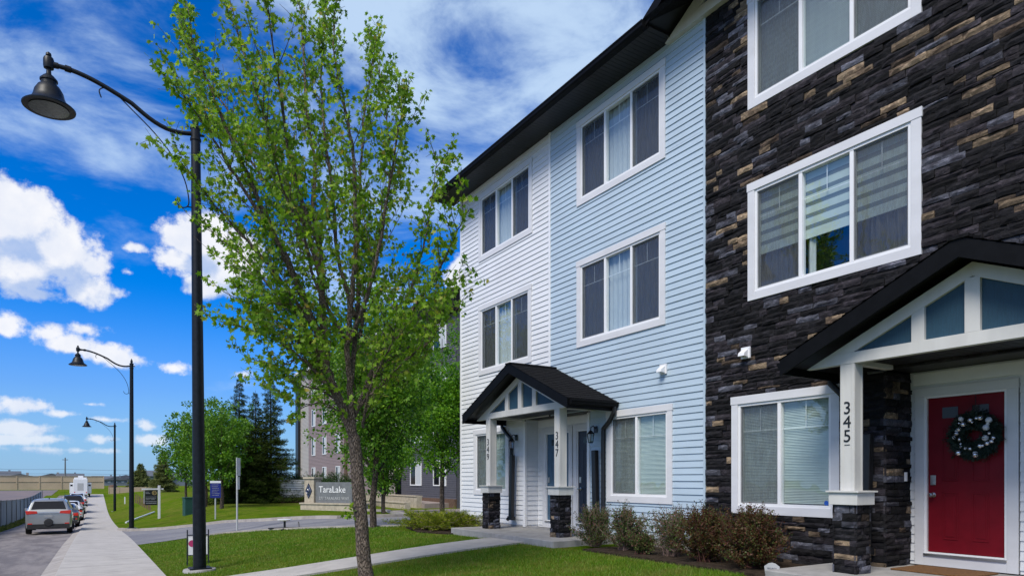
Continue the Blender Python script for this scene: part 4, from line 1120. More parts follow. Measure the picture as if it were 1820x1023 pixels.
        for i in range(m-1):
            seg = (path[i+1]-path[i]); cum_ += seg.length
            while cum_ > nxt:
                nxt += rng.uniform(0.10, 0.20); t = cum_/L
                d = seg.normalized()
                out = (path[i]-axis); out.z *= 0.2
                rnd = Vector((rng.gauss(0, 1), rng.gauss(0, 1), rng.gauss(0, .5))).normalized()
                dr = (d*0.80+rnd*0.95+Vector((0, 0, 0.22))+out.normalized()*0.30).normalized()
                ln = rng.uniform(0.35, 1.15)*(1.15-0.6*t)*(1.25 if t < .5 else 1)
                # curve upward
                a = path[i]; q = [a]
                for j in range(4):
                    dr = (dr+Vector((0, 0, 0.16))+Vector((rng.gauss(0, .08), rng.gauss(0, .08), rng.gauss(0, .05)))).normalized(); q.append(q[-1]+dr*ln/4)
                wood.tube(q, [max(.0022, 0.0075*(1-j/4.5)) for j in range(5)], 4)
                for j in range(1, 4): leaves_on(q[j], q[j+1], 0.105, 3)
                if ln > 0.42:
                    for j in (1, 2, 3):
                        rd = Vector((rng.gauss(0, 1), rng.gauss(0, 1), rng.gauss(0, .5))).normalized()
                        e = q[j]+((dr*0.6+rd*0.9).normalized())*ln*rng.uniform(.25, .42)
                        wood.tube([q[j], q[j].lerp(e, .5)+Vector((0, 0, .008)), e], [.0035, .003, .002], 3); leaves_on(q[j].lerp(e, .3), e, 0.10, 3)
            if cum_ > L*0.72: leaves_on(path[i], path[i+1], 0.10, 3)
    # epicormic shoots low on the trunk
    for (px, py, dx) in ((625, 905, -1), (622, 918, -1), (640, 700, 1), (618, 735, -1)):
        a = P_(640 if dx < 0 else 632, py-8); b = P_(px, py, -.1)+Vector((-0.05*abs(dx), 0, 0.02)); wood.tube([a, b], [.004, .002], 3)
        leaves_on(a.lerp(b, .5), b, .05, 4, .06)
    wood.build('trunk', M_bark, root, smooth=True)
    leafcloud('crown', L_maple, root, LP, LS, 5, 'maple', 0.55, LD)
    print('maple leaves', len(LP))
maple()

# ---- generic trees: tapered trunk, limbs, crown filled with leaf clumps
def deciduous(name, label, px, py, base=None, height=7.0, width=3.4, clear=1.6, seed=1, lm=None, nclump=260, per=34, ls=0.13, group=None, trunk_r=0.09, lean=0.0, shape='leaf', bark=None, fillz=0.0):
    rng = random.Random(seed)
    b = G_(px, py) if base is None else Vector(base)
    b = Vector((b.x, b.y, TZ(b.x, b.y)))
    root = thing(name, label, 'tree', b, 0, group)
    wood = MB(); H = height; top = Vector((lean, 0, H*0.93))
    pts = [Vector((0, 0, -0.1)), Vector((rng.uniform(-.05, .05), 0, clear*.5)), Vector((lean*.2, rng.uniform(-.05, .05), clear)), Vector((lean*.5, 0, H*.5)), top]
    wood.tube(pts, [trunk_r*1.15, trunk_r, trunk_r*.9, trunk_r*.5, .012], 8)
    P1, S1, D1 = [], [], []
    nl = 16
    ends = []
    for i in range(nl):
        t = (i+.5)/nl; z0 = clear*0.85+(H*.75-clear)*t*0.8
        a = i*2.4+rng.random(); R_ = width*.5*(0.55+0.45*math.sin(math.pi*min(1, .25+t*.85)))*rng.uniform(.75, 1.1)
        e = Vector((math.cos(a)*R_, math.sin(a)*R_, min(H*.97, z0+R_*rng.uniform(.75, 1.5)+.3)))
        s = Vector((lean*t, 0, z0)); mid = s.lerp(e, .5)+Vector((0, 0, -.08))
        wood.tube([s, mid, e], [trunk_r*.42*(1-t*.5), trunk_r*.25, .008], 5); ends.append((s, mid, e))
    for c in range(nclump):
        s, mid, e = ends[rng.randrange(nl)]; u = rng.random()**.6
        p = (s.lerp(mid, u*2) if u < .5 else mid.lerp(e, u*2-1))+Vector((rng.gauss(0, 1), rng.gauss(0, 1), rng.gauss(0, .8)))*width*0.085
        if rng.random() < .18: p = Vector((rng.gauss(0, .16)*width, rng.gauss(0, .16)*width, rng.uniform(clear+.3, H)))
        if p.z < clear*.8: p.z = clear*.8+rng.random()*.5
        r_ = rng.uniform(.10, .26)*(width/3.4)
        for k in range(int(per*rng.uniform(.6, 1.3))):
            v = Vector((rng.gauss(0, 1), rng.gauss(0, 1), rng.gauss(0, .75))); v.normalize(); v *= r_*rng.uniform(.3, 1.25)
            P1.append(tuple(p+v)); S1.append(ls*rng.uniform(.6, 1.25)); D1.append(tuple(v.normalized()))
    wood.build('trunk', bark or M_bark2, root, smooth=True)
    leafcloud('crown', lm or L_tree, root, P1, S1, seed, shape, 0.3, D1)
    return root
def spruce(name, label, px, py, height, width, seed=1, group=None, lm=None, layers=34, clear=0.2, sparse=1.0, ls=.16):
    rng = random.Random(seed); b = G_(px, py); b = Vector((b.x, b.y, TZ(b.x, b.y)))
    root = thing(name, label, 'tree', b, 0, group); wood = MB(); H = height
    wood.tube([(0, 0, -.1), (0, 0, H*.5), (0, 0, H)], [.12*H/8, .07*H/8, .01], 7)
    P1, S1, D1 = [], [], []
    for i in range(layers):
        t = i/(layers-1); z = clear+(H-clear-.25)*t; R_ = (width*.5)*(1-t)**.85*rng.uniform(.78, 1.12)+.07
        nb = max(5, int(12*(1-t)+5))
        for k in range(nb):
            a = k*2*math.pi/nb+rng.uniform(-.25, .25)+i*.7; rr = R_*rng.uniform(.5, 1.2); z = clear+(H-clear-.25)*min(1, max(0, t+rng.uniform(-.6, .6)/layers)); dr_ = rng.uniform(.02, .22)
            d = Vector((math.cos(a), math.sin(a), 0))
            q = [Vector((0, 0, z)), d*rr*.5+Vector((0, 0, z-rr*dr_)), d*rr+Vector((0, 0, z-rr*dr_*.8))]
            wood.tube(q, [.018, .012, .004], 3)
            n = max(4, int(rr/.042*sparse))
            for j in range(n):
                u = (j+.5)/n; p = q[0].lerp(q[1], u*2) if u < .5 else q[1].lerp(q[2], u*2-1)
                if u < .12: continue
                sd_ = Vector((-d.y, d.x, 0))
                for s_ in (-1, 1, 0):
                    w_ = (1-u*.7)*rr*.30
                    pp = p+sd_*s_*w_*rng.uniform(.2, 1)+Vector((0, 0, rng.uniform(-.13, .05)))
                    P1.append(tuple(pp)); S1.append(ls*rng.uniform(.6, 1.2)); D1.append(tuple(d*.8+sd_*s_*.6+Vector((0, 0, -.25 if s_ == 0 else .05))))
    wood.build('trunk', M_bark2, root, smooth=True)
    leafcloud('crown', lm or L_spruce, root, P1, S1, seed, 'tuft', 0.1, D1)
    return root

# street trees beyond the driveway
deciduous('street_tree', 'dark green tree with a slim grey trunk between the big maple and the entrance canopy', 664, 937, None, 7.0, 4.3, 1.5, 3, L_tree, 620, 44, .10, trunk_r=.095, lean=.25)
deciduous('street_tree', 'bright lime green tree beside the corner of the white townhouse', 775, 917, (12.0, 24.8, 0), 7.7, 4.2, 1.7, 9, L_lime, 760, 44, .10, trunk_r=.10)
deciduous('street_tree', 'bushy dark tree behind the banner post near the canopy', 683, 912, None, 5.6, 3.4, 0.9, 14, L_tree, 380, 40, .12, trunk_r=.08)
gtr = 'round crowned trees on the far lawn'
deciduous('street_tree', 'round crowned green tree leftmost of the far lawn group behind the white sign post', 331, 887, None, 7.6, 4.6, 1.5, 21, L_tree, 300, 34, .17, gtr, .10)
deciduous('street_tree', 'large green tree hidden partly behind the nearest lamp post', 365, 900, None, 7.2, 4.4, 1.6, 22, L_tree, 300, 34, .16, gtr, .11)
deciduous('street_tree', 'green round tree behind the blue sign next to the spruces', 394, 903, None, 6.6, 4.0, 1.5, 23, L_tree, 280, 34, .15, gtr, .11)
gsp = 'spruces beside the apartment building'
spruce('spruce_tree', 'leftmost of the dark spruces beside the round tree', 425, 893, 8.9, 4.2, 31, gsp)
spruce('spruce_tree', 'shorter middle spruce with a thin bare tip', 454, 893, 7.9, 3.6, 32, gsp)
spruce('spruce_tree', 'tall dark spruce nearest the beige corner of the apartment building', 481, 893, 9.0, 4.6, 33, gsp)
spruce('pine_tree', 'yellow green far pine left of the round trees', 290, 874, 6.0, 3.8, 36, 'far pines', L_pine, 24, .3, .6, .32)
spruce('pine_tree', 'small olive far pine right of the second lamp post', 250, 866, 5.0, 4.4, 37, 'far pines', L_pine, 22, .4, .5, .42)

# ---- shrubs
def shrub(name, label, x, y, r, h, seed, lm, tm, nst=70, group=None, cat='shrub', ls=.027, leafn=22, squash=.8):
    rng = random.Random(seed); z = TZ(x, y)+.03
    root = thing(name, label, cat, (x, y, z), 0, group); wood = MB(); P1, S1, D1 = [], [], []
    for i in range(nst):
        a = rng.uniform(0, 2*math.pi); tilt = abs(rng.gauss(0, .55)); tilt = min(tilt, 1.25)
        L = h*rng.uniform(.7, 1.08)*(1-.18*tilt)
        d = Vector((math.cos(a)*math.sin(tilt), math.sin(a)*math.sin(tilt)*.9, math.cos(tilt)))
        q = [Vector((rng.gauss(0, .05), rng.gauss(0, .05), 0))]
        for j in range(4):
            d = (d+Vector((rng.gauss(0, .12), rng.gauss(0, .12), .06))).normalized(); q.append(q[-1]+d*min(L, r*1.25 if tilt > .8 else L)/4)
        wood.tube(q, [.006, .005, .004, .003, .002], 3)
        for j in range(1, 4):
            for k in range(2):
                e = q[j]+(d+Vector((rng.gauss(0, .8), rng.gauss(0, .8), rng.gauss(0, .5)))).normalized()*rng.uniform(.06, .16)
                wood.tube([q[j], e], [.0038, .002], 3)
                for _ in range(leafn//2):
                    t = rng.random(); p = q[j].lerp(e, t); v = Vector((rng.gauss(0, 1), rng.gauss(0, 1), rng.gauss(0, 1))).normalized()
                    P1.append(tuple(p+v*.01)); S1.append(ls*rng.uniform(.5, 1.3)); D1.append(tuple(v))
        for j in range(1, 4):
            for _ in range(leafn):
                p = q[j].lerp(q[j+1], rng.random()); v = Vector((rng.gauss(0, 1), rng.gauss(0, 1), rng.gauss(0, 1))).normalized()
                P1.append(tuple(p+v*.015)); S1.append(ls*rng.uniform(.5, 1.3)); D1.append(tuple(v))
    P1 = [p if p[2] > .02 else (p[0], p[1], .03) for p in P1]
    wood.build('stem', tm, root); leafcloud('foliage', lm, root, P1, S1, seed, 'leaf', 0, D1)
    return root
gsh = 'shrubs in the bed below the windows'
shrub('shrub', 'twiggy green and red shrub at the corner of the far porch slab', 7.9, 9.85, .62, .82, 1, L_shg, M_twig, 120, gsh, leafn=16)
shrub('shrub', 'leafy green topped shrub under the pale blue ground floor window', 7.95, 9.05, .68, .84, 2, L_shg, M_twig, 130, gsh, leafn=16)
shrub('shrub', 'sparse pale twigged shrub where blue siding meets dark stone', 7.95, 7.95, .68, .86, 3, L_shg, M_twig, 120, gsh, leafn=10)
shrub('shrub', 'dense reddish brown shrub beside the edge of the dark stone', 7.85, 7.15, .72, .88, 4, L_shr, M_twigr, 190, gsh)
shrub('shrub', 'largest reddish brown and green shrub under the stone wall window', 7.85, 6.3, .78, .90, 5, L_shr, M_twigr, 220, gsh)
shrub('shrub', 'small green undergrowth between the first two shrubs', 7.75, 8.4, .32, .34, 6, L_shg, M_twigr, 60, gsh)
# spreading juniper at the far corner
def juniper():
    rng = random.Random(77); x, y = 7.95, 16.4
    root = thing('juniper', 'low spreading golden green juniper at the corner of the white townhouse', 'shrub', (x, y, TZ(x, y)+.03)); wood = MB(); P1, S1, D1 = [], [], []
    for i in range(260):
        a = rng.uniform(0, 2*math.pi); L = rng.uniform(.45, 1.05); el = rng.uniform(.12, .6)
        q = [Vector((rng.gauss(0, .3), rng.gauss(0, .5), .02))]; d = Vector((math.cos(a)*math.cos(el)*.9, math.sin(a)*math.cos(el)*1.5, math.sin(el)))
        for j in range(3): q.append(q[-1]+d*L/3); d.z -= .10
        wood.tube(q, [.01, .008, .006, .003], 3)
        for j in range(3):
            for _ in range(34):
                p = q[j].lerp(q[j+1], rng.random()); v = Vector((rng.gauss(0, 1), rng.gauss(0, 1), abs(rng.gauss(0, .7)))).normalized()
                P1.append(tuple(p+v*rng.uniform(0, .07))); S1.append(.07*rng.uniform(.5, 1.2)); D1.append(tuple(v+d))
    P1 = [p if p[2] > .02 else (p[0], p[1], .03) for p in P1]
    wood.build('stem', M_twig, root); leafcloud('foliage', L_jun, root, P1, S1, 7, 'tuft', 0, D1)
juniper()
# hedge behind the louvred box
def hedge(name, label, x0, x1, y0, y1, h, seed, n=9000):
    rng = np.random.default_rng(seed); cx, cy = (x0+x1)/2, (y0+y1)/2
    root = thing(name, label, 'hedge', (cx, cy, TZ(cx, cy)))
    p = rng.uniform(-1, 1, size=(n, 3)); p = np.sign(p)*np.abs(p)**.5
    p[:, 0] *= (x1-x0)/2; p[:, 1] *= (y1-y0)/2; p[:, 2] = (p[:, 2]*.5+.5)*h*(0.88+0.12*np.sin(p[:, 1]*2.1)+.06*np.sin(p[:, 0]*5))
    leafcloud('foliage', L_hedge, root, p+rng.normal(size=p.shape)*.05, rng.uniform(.08, .2, n), seed, 'tuft', -.3)
    m = MB()
    for k in range(10):
        a = -1+2*k/9; m.tube([(0, a*(y1-y0)*.45, -.05), (0, a*(y1-y0)*.46, h*.7)], [.03, .01], 4)
    m.build('stem', M_bark2, root)
hedge('hedge', 'dark juniper hedge behind the louvred utility box', 12.4, 14.4, 41, 52, 2.0, 3)

# ---- lawn blades: too many to count
def blades():
    rng = np.random.default_rng(4); N_ = 150000
    # denser near the camera
    y = 6.0+rng.random(N_)**1.5*19; x = 1.13+rng.random(N_)*7.3
    ok = np.ones(N_, bool)
    ok &= ~((y > 11.30) & (y < 12.68) & (x < 7.3)); ok &= ~((x > 7.2) & (y > 9.5) & (y < 14.6)); ok &= ~((x > 7.33) & (y < 9.7)); ok &= ~((x > 6.95) & (y < 5.8))
    ok &= ~((x > 6.9) & (y > 14.3) & (y < 18))
    s = (x*CY-y*SY)/(y*CY+x*SY); ok &= (s > -0.80) & (s < 0.8)
    # stop at the driveway
    nx = [p[0] for p in near]; ny = [p[1] for p in near]
    lim = np.interp(x, nx, ny); ok &= y < lim-.06
    x, y = x[ok], y[ok]
    z = np.array([TZ(a, b) for a, b in zip(x, y)])
    n = len(x); f = np.clip(np.hypot(x, y)/9, .8, 2.2)
    h = rng.uniform(.022, .055, n); wd = .0035*f*rng.uniform(.7, 1.3, n); a = rng.uniform(0, 2*np.pi, n)
    lx, ly = rng.normal(0, .016, n), rng.normal(0, .016, n)
    V = np.empty((n, 3, 3)); V[:, 0] = np.stack([x-np.cos(a)*wd, y-np.sin(a)*wd, z-.004], 1); V[:, 1] = np.stack([x+np.cos(a)*wd, y+np.sin(a)*wd, z-.004], 1); V[:, 2] = np.stack([x+lx, y+ly, z+h], 1)
    me = bpy.data.meshes.new('grass'); me.vertices.add(n*3); me.vertices.foreach_set('co', V.astype(np.float32).ravel())
    me.loops.add(n*3); me.loops.foreach_set('vertex_index', np.arange(n*3, dtype=np.int32)); me.polygons.add(n)
    me.polygons.foreach_set('loop_start', (np.arange(n)*3).astype(np.int32)); me.polygons.foreach_set('loop_total', np.full(n, 3, dtype=np.int32)); me.update(calc_edges=True)
    me.materials.append(leafmat('grass_blade', [(0.0, (0.06, 0.155, 0.005)), (0.6, (0.11, 0.23, 0.010)), (0.9, (0.20, 0.26, 0.025)), (1.0, (0.30, 0.27, 0.11))], 0.3, .6, .5, (0.20, 0.20, 0.05)))
    o = bpy.data.objects.new('grass', me); COL.objects.link(o)
    tag(o, 'short mown green grass blades of the front lawn', 'grass', kind='stuff')
blades()

# ================================================================== street lamps
def make_lamp(first=True):
    root = thing('street_lamp', 'tall black street lamp nearest the camera with one bell shade', 'street lamp', (0, 0, 0), 0, 'black lamp posts along the pavement')
    H = 8.62
    b = MB(); b.lathe([(0.30, -0.25), (0.30, 0.06), (0.285, 0.085), (0.001, 0.09)], n=28); b.build('concrete_footing', M_conc, root, smooth=True)
    p = MB(); p.box(-.19, .19, -.19, .19, .09, .112)
    p.lathe([(0.118, .112), (0.118, .9), (0.112, 2.2), (0.085, H-.45), (0.085, H-.32), (0.10, H-.31), (0.10, H-.27), (0.086, H-.26), (0.086, H-.10), (0.10, H-.09), (0.10, H-.05), (0.055, H-.03), (0.05, H), (0.062, H+.05), (0.04, H+.13), (0.004, H+.21)], n=20)
    p.build('pole', M_lamp, root, smooth=True)
    hh = MB(); hh.box(-.028, .028, -.124, -.112, .45, .62); hh.build('hand_hole_cover', M_lamp, root)
    a = MB(); zc = H-.18; ax = -2.33; zt = zc+.62
    P_ = []
    for i in range(25):
        t = i/24; x = -.05+(ax+.10)*t
        z = zc+(zt-zc)*(0.5-0.5*math.cos(math.pi*min(1, t**1.08)))+.05*math.sin(math.pi*t)-0.10*math.sin(math.pi*min(1, t*2.2))*(1 if t < .45 else 0)
        P_.append((x, 0, z))
    a.tube(P_, [.040]*25, 12)
    a.tube([(.05, 0, zc), (.16, 0, zc)], [.035, .02], 8)
    a.tube([(P_[-4][0], 0, P_[-4][2]), (P_[-3][0], 0, P_[-3][2])], .055, 12); a.tube([P_[-2], P_[-1]], .052, 12)
    a.build('arm', M_lamp, root, smooth=True)
    s = MB(); S_c = []
    k0 = P_[13]
    for i in range(9): th = R(200-i*24); S_c.append((k0[0]-.26+.10*math.cos(th+R(-10))*1.0, 0, k0[2]-.02+.09*math.sin(th)))
    cc = [(-1.55, zc+.26), (-1.58, zc+.38), (-1.50, zc+.45), (-1.38, zc+.44), (-1.05, zc+.16), (-.70, zc-.16), (-.40, zc-.52), (-.20, zc-.92), (-.13, zc-1.28), (-.16, zc-1.42), (-.26, zc-1.45), (-.34, zc-1.38), (-.36, zc-1.30)]
    pts = []
    for i in range(len(cc)-1):
        for j in range(4):
            t = j/4; q0 = cc[max(i-1, 0)]; q1 = cc[i]; q2 = cc[i+1]; q3 = cc[min(i+2, len(cc)-1)]
            pts.append(tuple([0.5*((2*q1[k])+(-q0[k]+q2[k])*t+(2*q0[k]-5*q1[k]+4*q2[k]-q3[k])*t*t+(-q0[k]+3*q1[k]-3*q2[k]+q3[k])*t**3) for k in (0, 1)]))
    s.tube([(x, 0, z) for x, z in pts], .0115, 6); s.tube([(-.16, 0, zc-1.42), (-.09, 0, zc-1.42)], .012, 6)
    s.build('scroll_brace', M_lamp, root, smooth=True)
    h = MB(); z0 = zt-.78; c = (ax, 0, z0)
    h.lathe([(.395, 0), (.400, .02), (.385, .035), (.27, .12), (.235, .20), (.215, .29), (.165, .38), (.12, .415), (.118, .47), (.135, .475), (.135, .50), (.085, .56), (.040, .60), (.035, .68), (.075, .70), (.082, .74), (.082, .85), (.07, .885), (.03, .90), (.045, .925), (.04, .96), (.004, .99)], c, 32)
    sh = h.build('lamp_shade', M_lamp, root, smooth=True)
    l = MB(); l.lathe([(.30, -.012), (.24, -.02), (.05, -.03), (.001, -.03)], c, 28); l.build('lens', M_lens, sh, smooth=True)
    return root
M_lens = mat('lamp_lens', (0.11, 0.13, 0.14), 0.25, 0.2, 20)
lamp0 = make_lamp()
def setlamp(o, x, y, label, tilt=0.0, rz=0.0):
    o.location = (x, y, interp(SP, y)+.0); o['label'] = label; o.rotation_euler = (0, R(tilt), rz)
setlamp(lamp0, 1.73, 14.26, 'tall black street lamp nearest the camera with one bell shade', -.5)
for (x, y, lb, rz) in ((1.63, 40.0, 'black street lamp in the middle of the row beside the driveway mouth', 0), (1.70, 77.0, 'farthest black street lamp beside the parked cars and the white sign post', 0),
                       (-24.6, 125.0, 'far left lamp of which only the shade tip shows at the picture edge', math.pi)):
    o = copy_tree(lamp0); setlamp(o, x, y, lb, 0, rz)

# ================================================================== vehicles
def paint(name, c, metal=0.0, r=.28): return mat(name, c, r, 0.02, 5, metal=metal, spec=.6, coat=.8)
P_silver = paint('silver_paint', (0.36, 0.375, 0.375), .5, .3); P_whitec = paint('white_paint', (0.72, 0.73, 0.74)); P_blackc = paint('black_paint', (0.012, 0.012, 0.014)); P_greyc = paint('dark_grey_paint', (0.06, 0.065, 0.075), .3)
M_tail = mat('tail_light_red', (0.62, 0.03, 0.015), 0.25, .1, coat=.6)
M_plate = mat('plate_grey', (0.35, 0.36, 0.37), .5); M_plastic = mat('black_plastic', (0.02, 0.02, 0.021), .6)
def car(name, label, pm, L, W, H, kind, group, bumper=None):
    """nose towards +Y, origin at the rear axle line centre on the ground, rear face at y=0"""
    root = thing(name, label, 'parked car', (0, 0, 0), 0, group)
    hw = W/2
    suv = kind == 'suv'
    zb = .30 if suv else .24; belt = H*.60; wr = .37 if suv else .32
    # body as a grid of cross sections: (y, zlow, zbelt, ztop, halfwidth_low, halfwidth_belt, halfwidth_top)
    if suv:
        S = [(0.0, .50, 1.04, 1.07, hw*.80, hw*.86, hw*.84), (0.02, .34, 1.10, 1.13, hw*.90, hw*.93, hw*.89), (0.10, .28, 1.17, 1.21, hw*.97, hw*.965, hw*.84), (0.34, .28, 1.18, H*.93, hw, hw*.98, hw*.72), (0.50, .28, 1.18, H*.985, hw, hw*.985, hw*.68),
             (1.2, .28, 1.16, H, hw, hw*.985, hw*.69), (2.3, .28, 1.13, H*.99, hw, hw*.985, hw*.69), (2.9, .28, 1.10, H*.94, hw, hw*.98, hw*.70), (3.55, .28, 1.06, 1.12, hw, hw*.96, hw*.80), (L-.35, .28, .98, 1.03, hw*.98, hw*.92, hw*.78), (L-.05, .32, .86, .90, hw*.88, hw*.82, hw*.7), (L, .45, .74, .76, hw*.78, hw*.74, hw*.66)]
    else:
        S = [(0.0, .40, .86, .90, hw*.80, hw*.84, hw*.80), (0.03, .30, .92, .96, hw*.9, hw*.92, hw*.84), (0.15, .26, .98, 1.02, hw*.97, hw*.96, hw*.80), (0.55, .26, .98, 1.06, hw, hw*.97, hw*.76), (1.15, .26, .96, H*.97, hw, hw*.97, hw*.66),
             (1.7, .26, .95, H, hw, hw*.97, hw*.66), (2.4, .26, .94, H*.985, hw, hw*.97, hw*.67), (2.8, .26, .93, H*.90, hw, hw*.97, hw*.69), (3.35, .26, .92, .98, hw, hw*.96, hw*.78), (L-.4, .26, .82, .86, hw*.97, hw*.92, hw*.78), (L-.05, .32, .68, .72, hw*.86, hw*.82, hw*.7), (L, .42, .6, .62, hw*.76, hw*.74, hw*.66)]
    prof = []
    for (y, zl, zbt, zt_, wl, wb, wt) in S:
        mid = (zl+zbt)/2
        half = [(wl*.82, zl), (wl*.97, zl+.06), (wl, mid), (wb, zbt-.05), (wb*.975, zbt), (wt+(wb-wt)*.12, zt_-(zt_-zbt)*.14), (wt*.93, zt_-.015), (wt*.5, zt_+.012), (0, zt_+.015)]
        ring = [(x, y, z) for x, z in half]+[(-x, y, z) for x, z in half[-2::-1]]
        prof.append(ring)
    m = MB(); n = len(prof[0])
    for r_ in prof: m.v += r_
    for i in range(len(prof)-1):
        for k in range(n-1): m.face((i*n+k, (i+1)*n+k, (i+1)*n+k+1, i*n+k+1))
        m.face((i*n+n-1, (i+1)*n+n-1, (i+1)*n, i*n))
    m.face(list(range(n))); m.face(list(range(n))[::-1], (len(prof)-1)*n)
    body = m.build('body', pm, root, smooth=True)
    # rear glass: lies on the sloped rear between belt and roof
    if suv: r0, r1 = (0.125, 1.235, hw*.74), (0.33, H*.925, hw*.61)
    else: r0, r1 = (0.56, 1.00, hw*.70), (1.13, H*.955, hw*.58)
    e = .02
    g = MB(); g.v += [(-r0[2], r0[0]-e, r0[1]+e), (r0[2], r0[0]-e, r0[1]+e), (r1[2], r1[0]-e, r1[1]+e), (-r1[2], r1[0]-e, r1[1]+e)]; g.face((0, 1, 2, 3)); 
    g.v += [(-r0[2], r0[0]+.02, r0[1]), (r0[2], r0[0]+.02, r0[1]), (r1[2], r1[0]+.02, r1[1]), (-r1[2], r1[0]+.02, r1[1])]; g.face((7, 6, 5, 4)); g.face((0, 4, 5, 1)); g.face((1, 5, 6, 2)); g.face((2, 6, 7, 3)); g.face((3, 7, 4, 0))
    g.build('rear_window', M_glassd, root)
    # side glass strips
    for s in (-1, 1):
        ys = [S[3][0]+.18, S[4][0]+.2 if suv else S[4][0]-.05, S[6][0], S[7][0]+.25]
        gz0 = [1.23, 1.22, 1.18, 1.15] if suv else [1.01, 1.0, .98, .97]
        gz1 = [H*.86, H*.93, H*.93, H*.86] if suv else [1.07, H*.93, H*.93, H*.84]
        gg = MB()
        for (y, a, b) in zip(ys, gz0, gz1):
            wbx, wtx = hw*.985, hw*.735
            fx = lambda z: wbx-(wbx-wtx)*max(0, min(1, (z-belt)/(H-belt)))+.012
            gg.v += [(s*fx(a), y, a), (s*fx(b), y, b)]
        for i in range(3): gg.face((2*i, 2*i+1, 2*i+3, 2*i+2))
        gg.build('side_window', M_glassd, root)
    # lights
    for s in (-1, 1):
        t = MB()
        if suv: t.prism([(s*hw*.46, 1.04), (s*hw*.93, 1.00), (s*hw*.975, 1.185), (s*hw*.50, 1.16)], -.012, .14, 'y')
        else: t.prism([(s*hw*.55, .74), (s*hw*.95, .72), (s*hw*.96, .92), (s*hw*.60, .88)], -.012, .14, 'y')
        t.build('tail_light', M_tail, root, bevel=.01)
        t = MB(); t.box(s*hw*.78-.09, s*hw*.78+.09, -.01 if suv else .0, .05, .50, .57); t.build('reflector', M_tail, root)
    bp = MB(); bz = .28 if suv else .24
    bp.box(-hw*.90, hw*.90, -.03, .14, bz, bz+(.24 if suv else .15)); bp.box(-hw*.45, hw*.45, -.055, -.045, bz+.05, bz+.12); bp.build('bumper', M_plastic, root, bevel=.02)
    if suv:
        c = MB(); c.box(-hw*.44, hw*.44, -.02, .02, 1.03, 1.065); c.build('tailgate_trim', M_metal, root, bevel=.005)
        c = MB(); Mx = Matrix.Translation((0.0, -.05, .60)) @ Matrix.Rotation(R(90), 4, 'X')
        c.lathe([(.185, -.05), (.19, 0), (.17, .02), (.001, .03)], n=24, M=Mx); c.build('hitch_cover', M_plastic, root, smooth=True)
        c = MB(); c.box(-.02, .02, .50, .62, H+.0, H+.05); c.build('aerial', M_plastic, root)
        for s in (-1, 1):
            c = MB(); c.tube([(s*hw*.66, .6, H+.005), (s*hw*.66, .7, H+.05), (s*hw*.66, 2.4, H+.045), (s*hw*.66, 2.55, H)], .018, 6); c.build('roof_rail', M_plastic, root)
    pl = MB(); pl.box(-.18, .18, -.02, .03, .84 if suv else .72, .98 if suv else .84); pl.build('licence_plate', M_plate, root)
    for s in (-1, 1):
        mm = MB(); mm.box(min(s*hw*.97, s*hw+s*.2), max(s*hw*.97, s*hw+s*.2), 2.85 if suv else 2.7, 3.0 if suv else 2.82, 1.05 if suv else .95, 1.2 if suv else 1.08); mm.build('mirror', pm, root, bevel=.02)
        for yy in (.85, L-.85):
            ty = MB(); Mx = Matrix.Translation((s*(hw-.115), yy, wr)) @ Matrix.Rotation(R(90), 4, 'Y')
            ty.lathe([(wr*.6, -.12), (wr*.93, -.12), (wr, -.09), (wr, .09), (wr*.93, .12), (wr*.6, .12)], n=24, M=Mx); wh = ty.build('wheel', M_rubber, root, smooth=True)
            ri = MB(); ri.lathe([(wr*.62, -.08), (wr*.60, .09), (wr*.2, .11), (.001, .11)] if s > 0 else [(wr*.62, .08), (wr*.60, -.09), (wr*.2, -.11), (.001, -.11)], n=16, M=Mx); ri.build('rim', M_metal, wh, smooth=True)
    return root
gc = 'cars parked along the kerb'
def place(o, x, y): o.location = (x, y, interp(SP, y)-.13+.025)
o = car('parked_car', 'silver grey sport utility car parked nearest on the kerb side', P_silver, 4.7, 1.93, 1.74, 'suv', gc); place(o, -1.92, 40.3)
o = car('parked_car', 'dark grey saloon just ahead of the silver car', P_greyc, 4.5, 1.8, 1.45, 'sedan', gc); place(o, -1.72, 50.5)
w0 = car('parked_car', 'white car second behind the silver car with pale roof', P_whitec, 4.6, 1.85, 1.55, 'sedan', gc); place(w0, -1.68, 62.5)
o = car('parked_car', 'black sport utility car between two white vehicles', P_blackc, 4.8, 1.95, 1.85, 'suv', gc); place(o, -1.75, 75.5)
o = copy_tree(w0); place(o, -1.65, 88.5); o['label'] = 'white car farthest in the row just behind the camper truck'
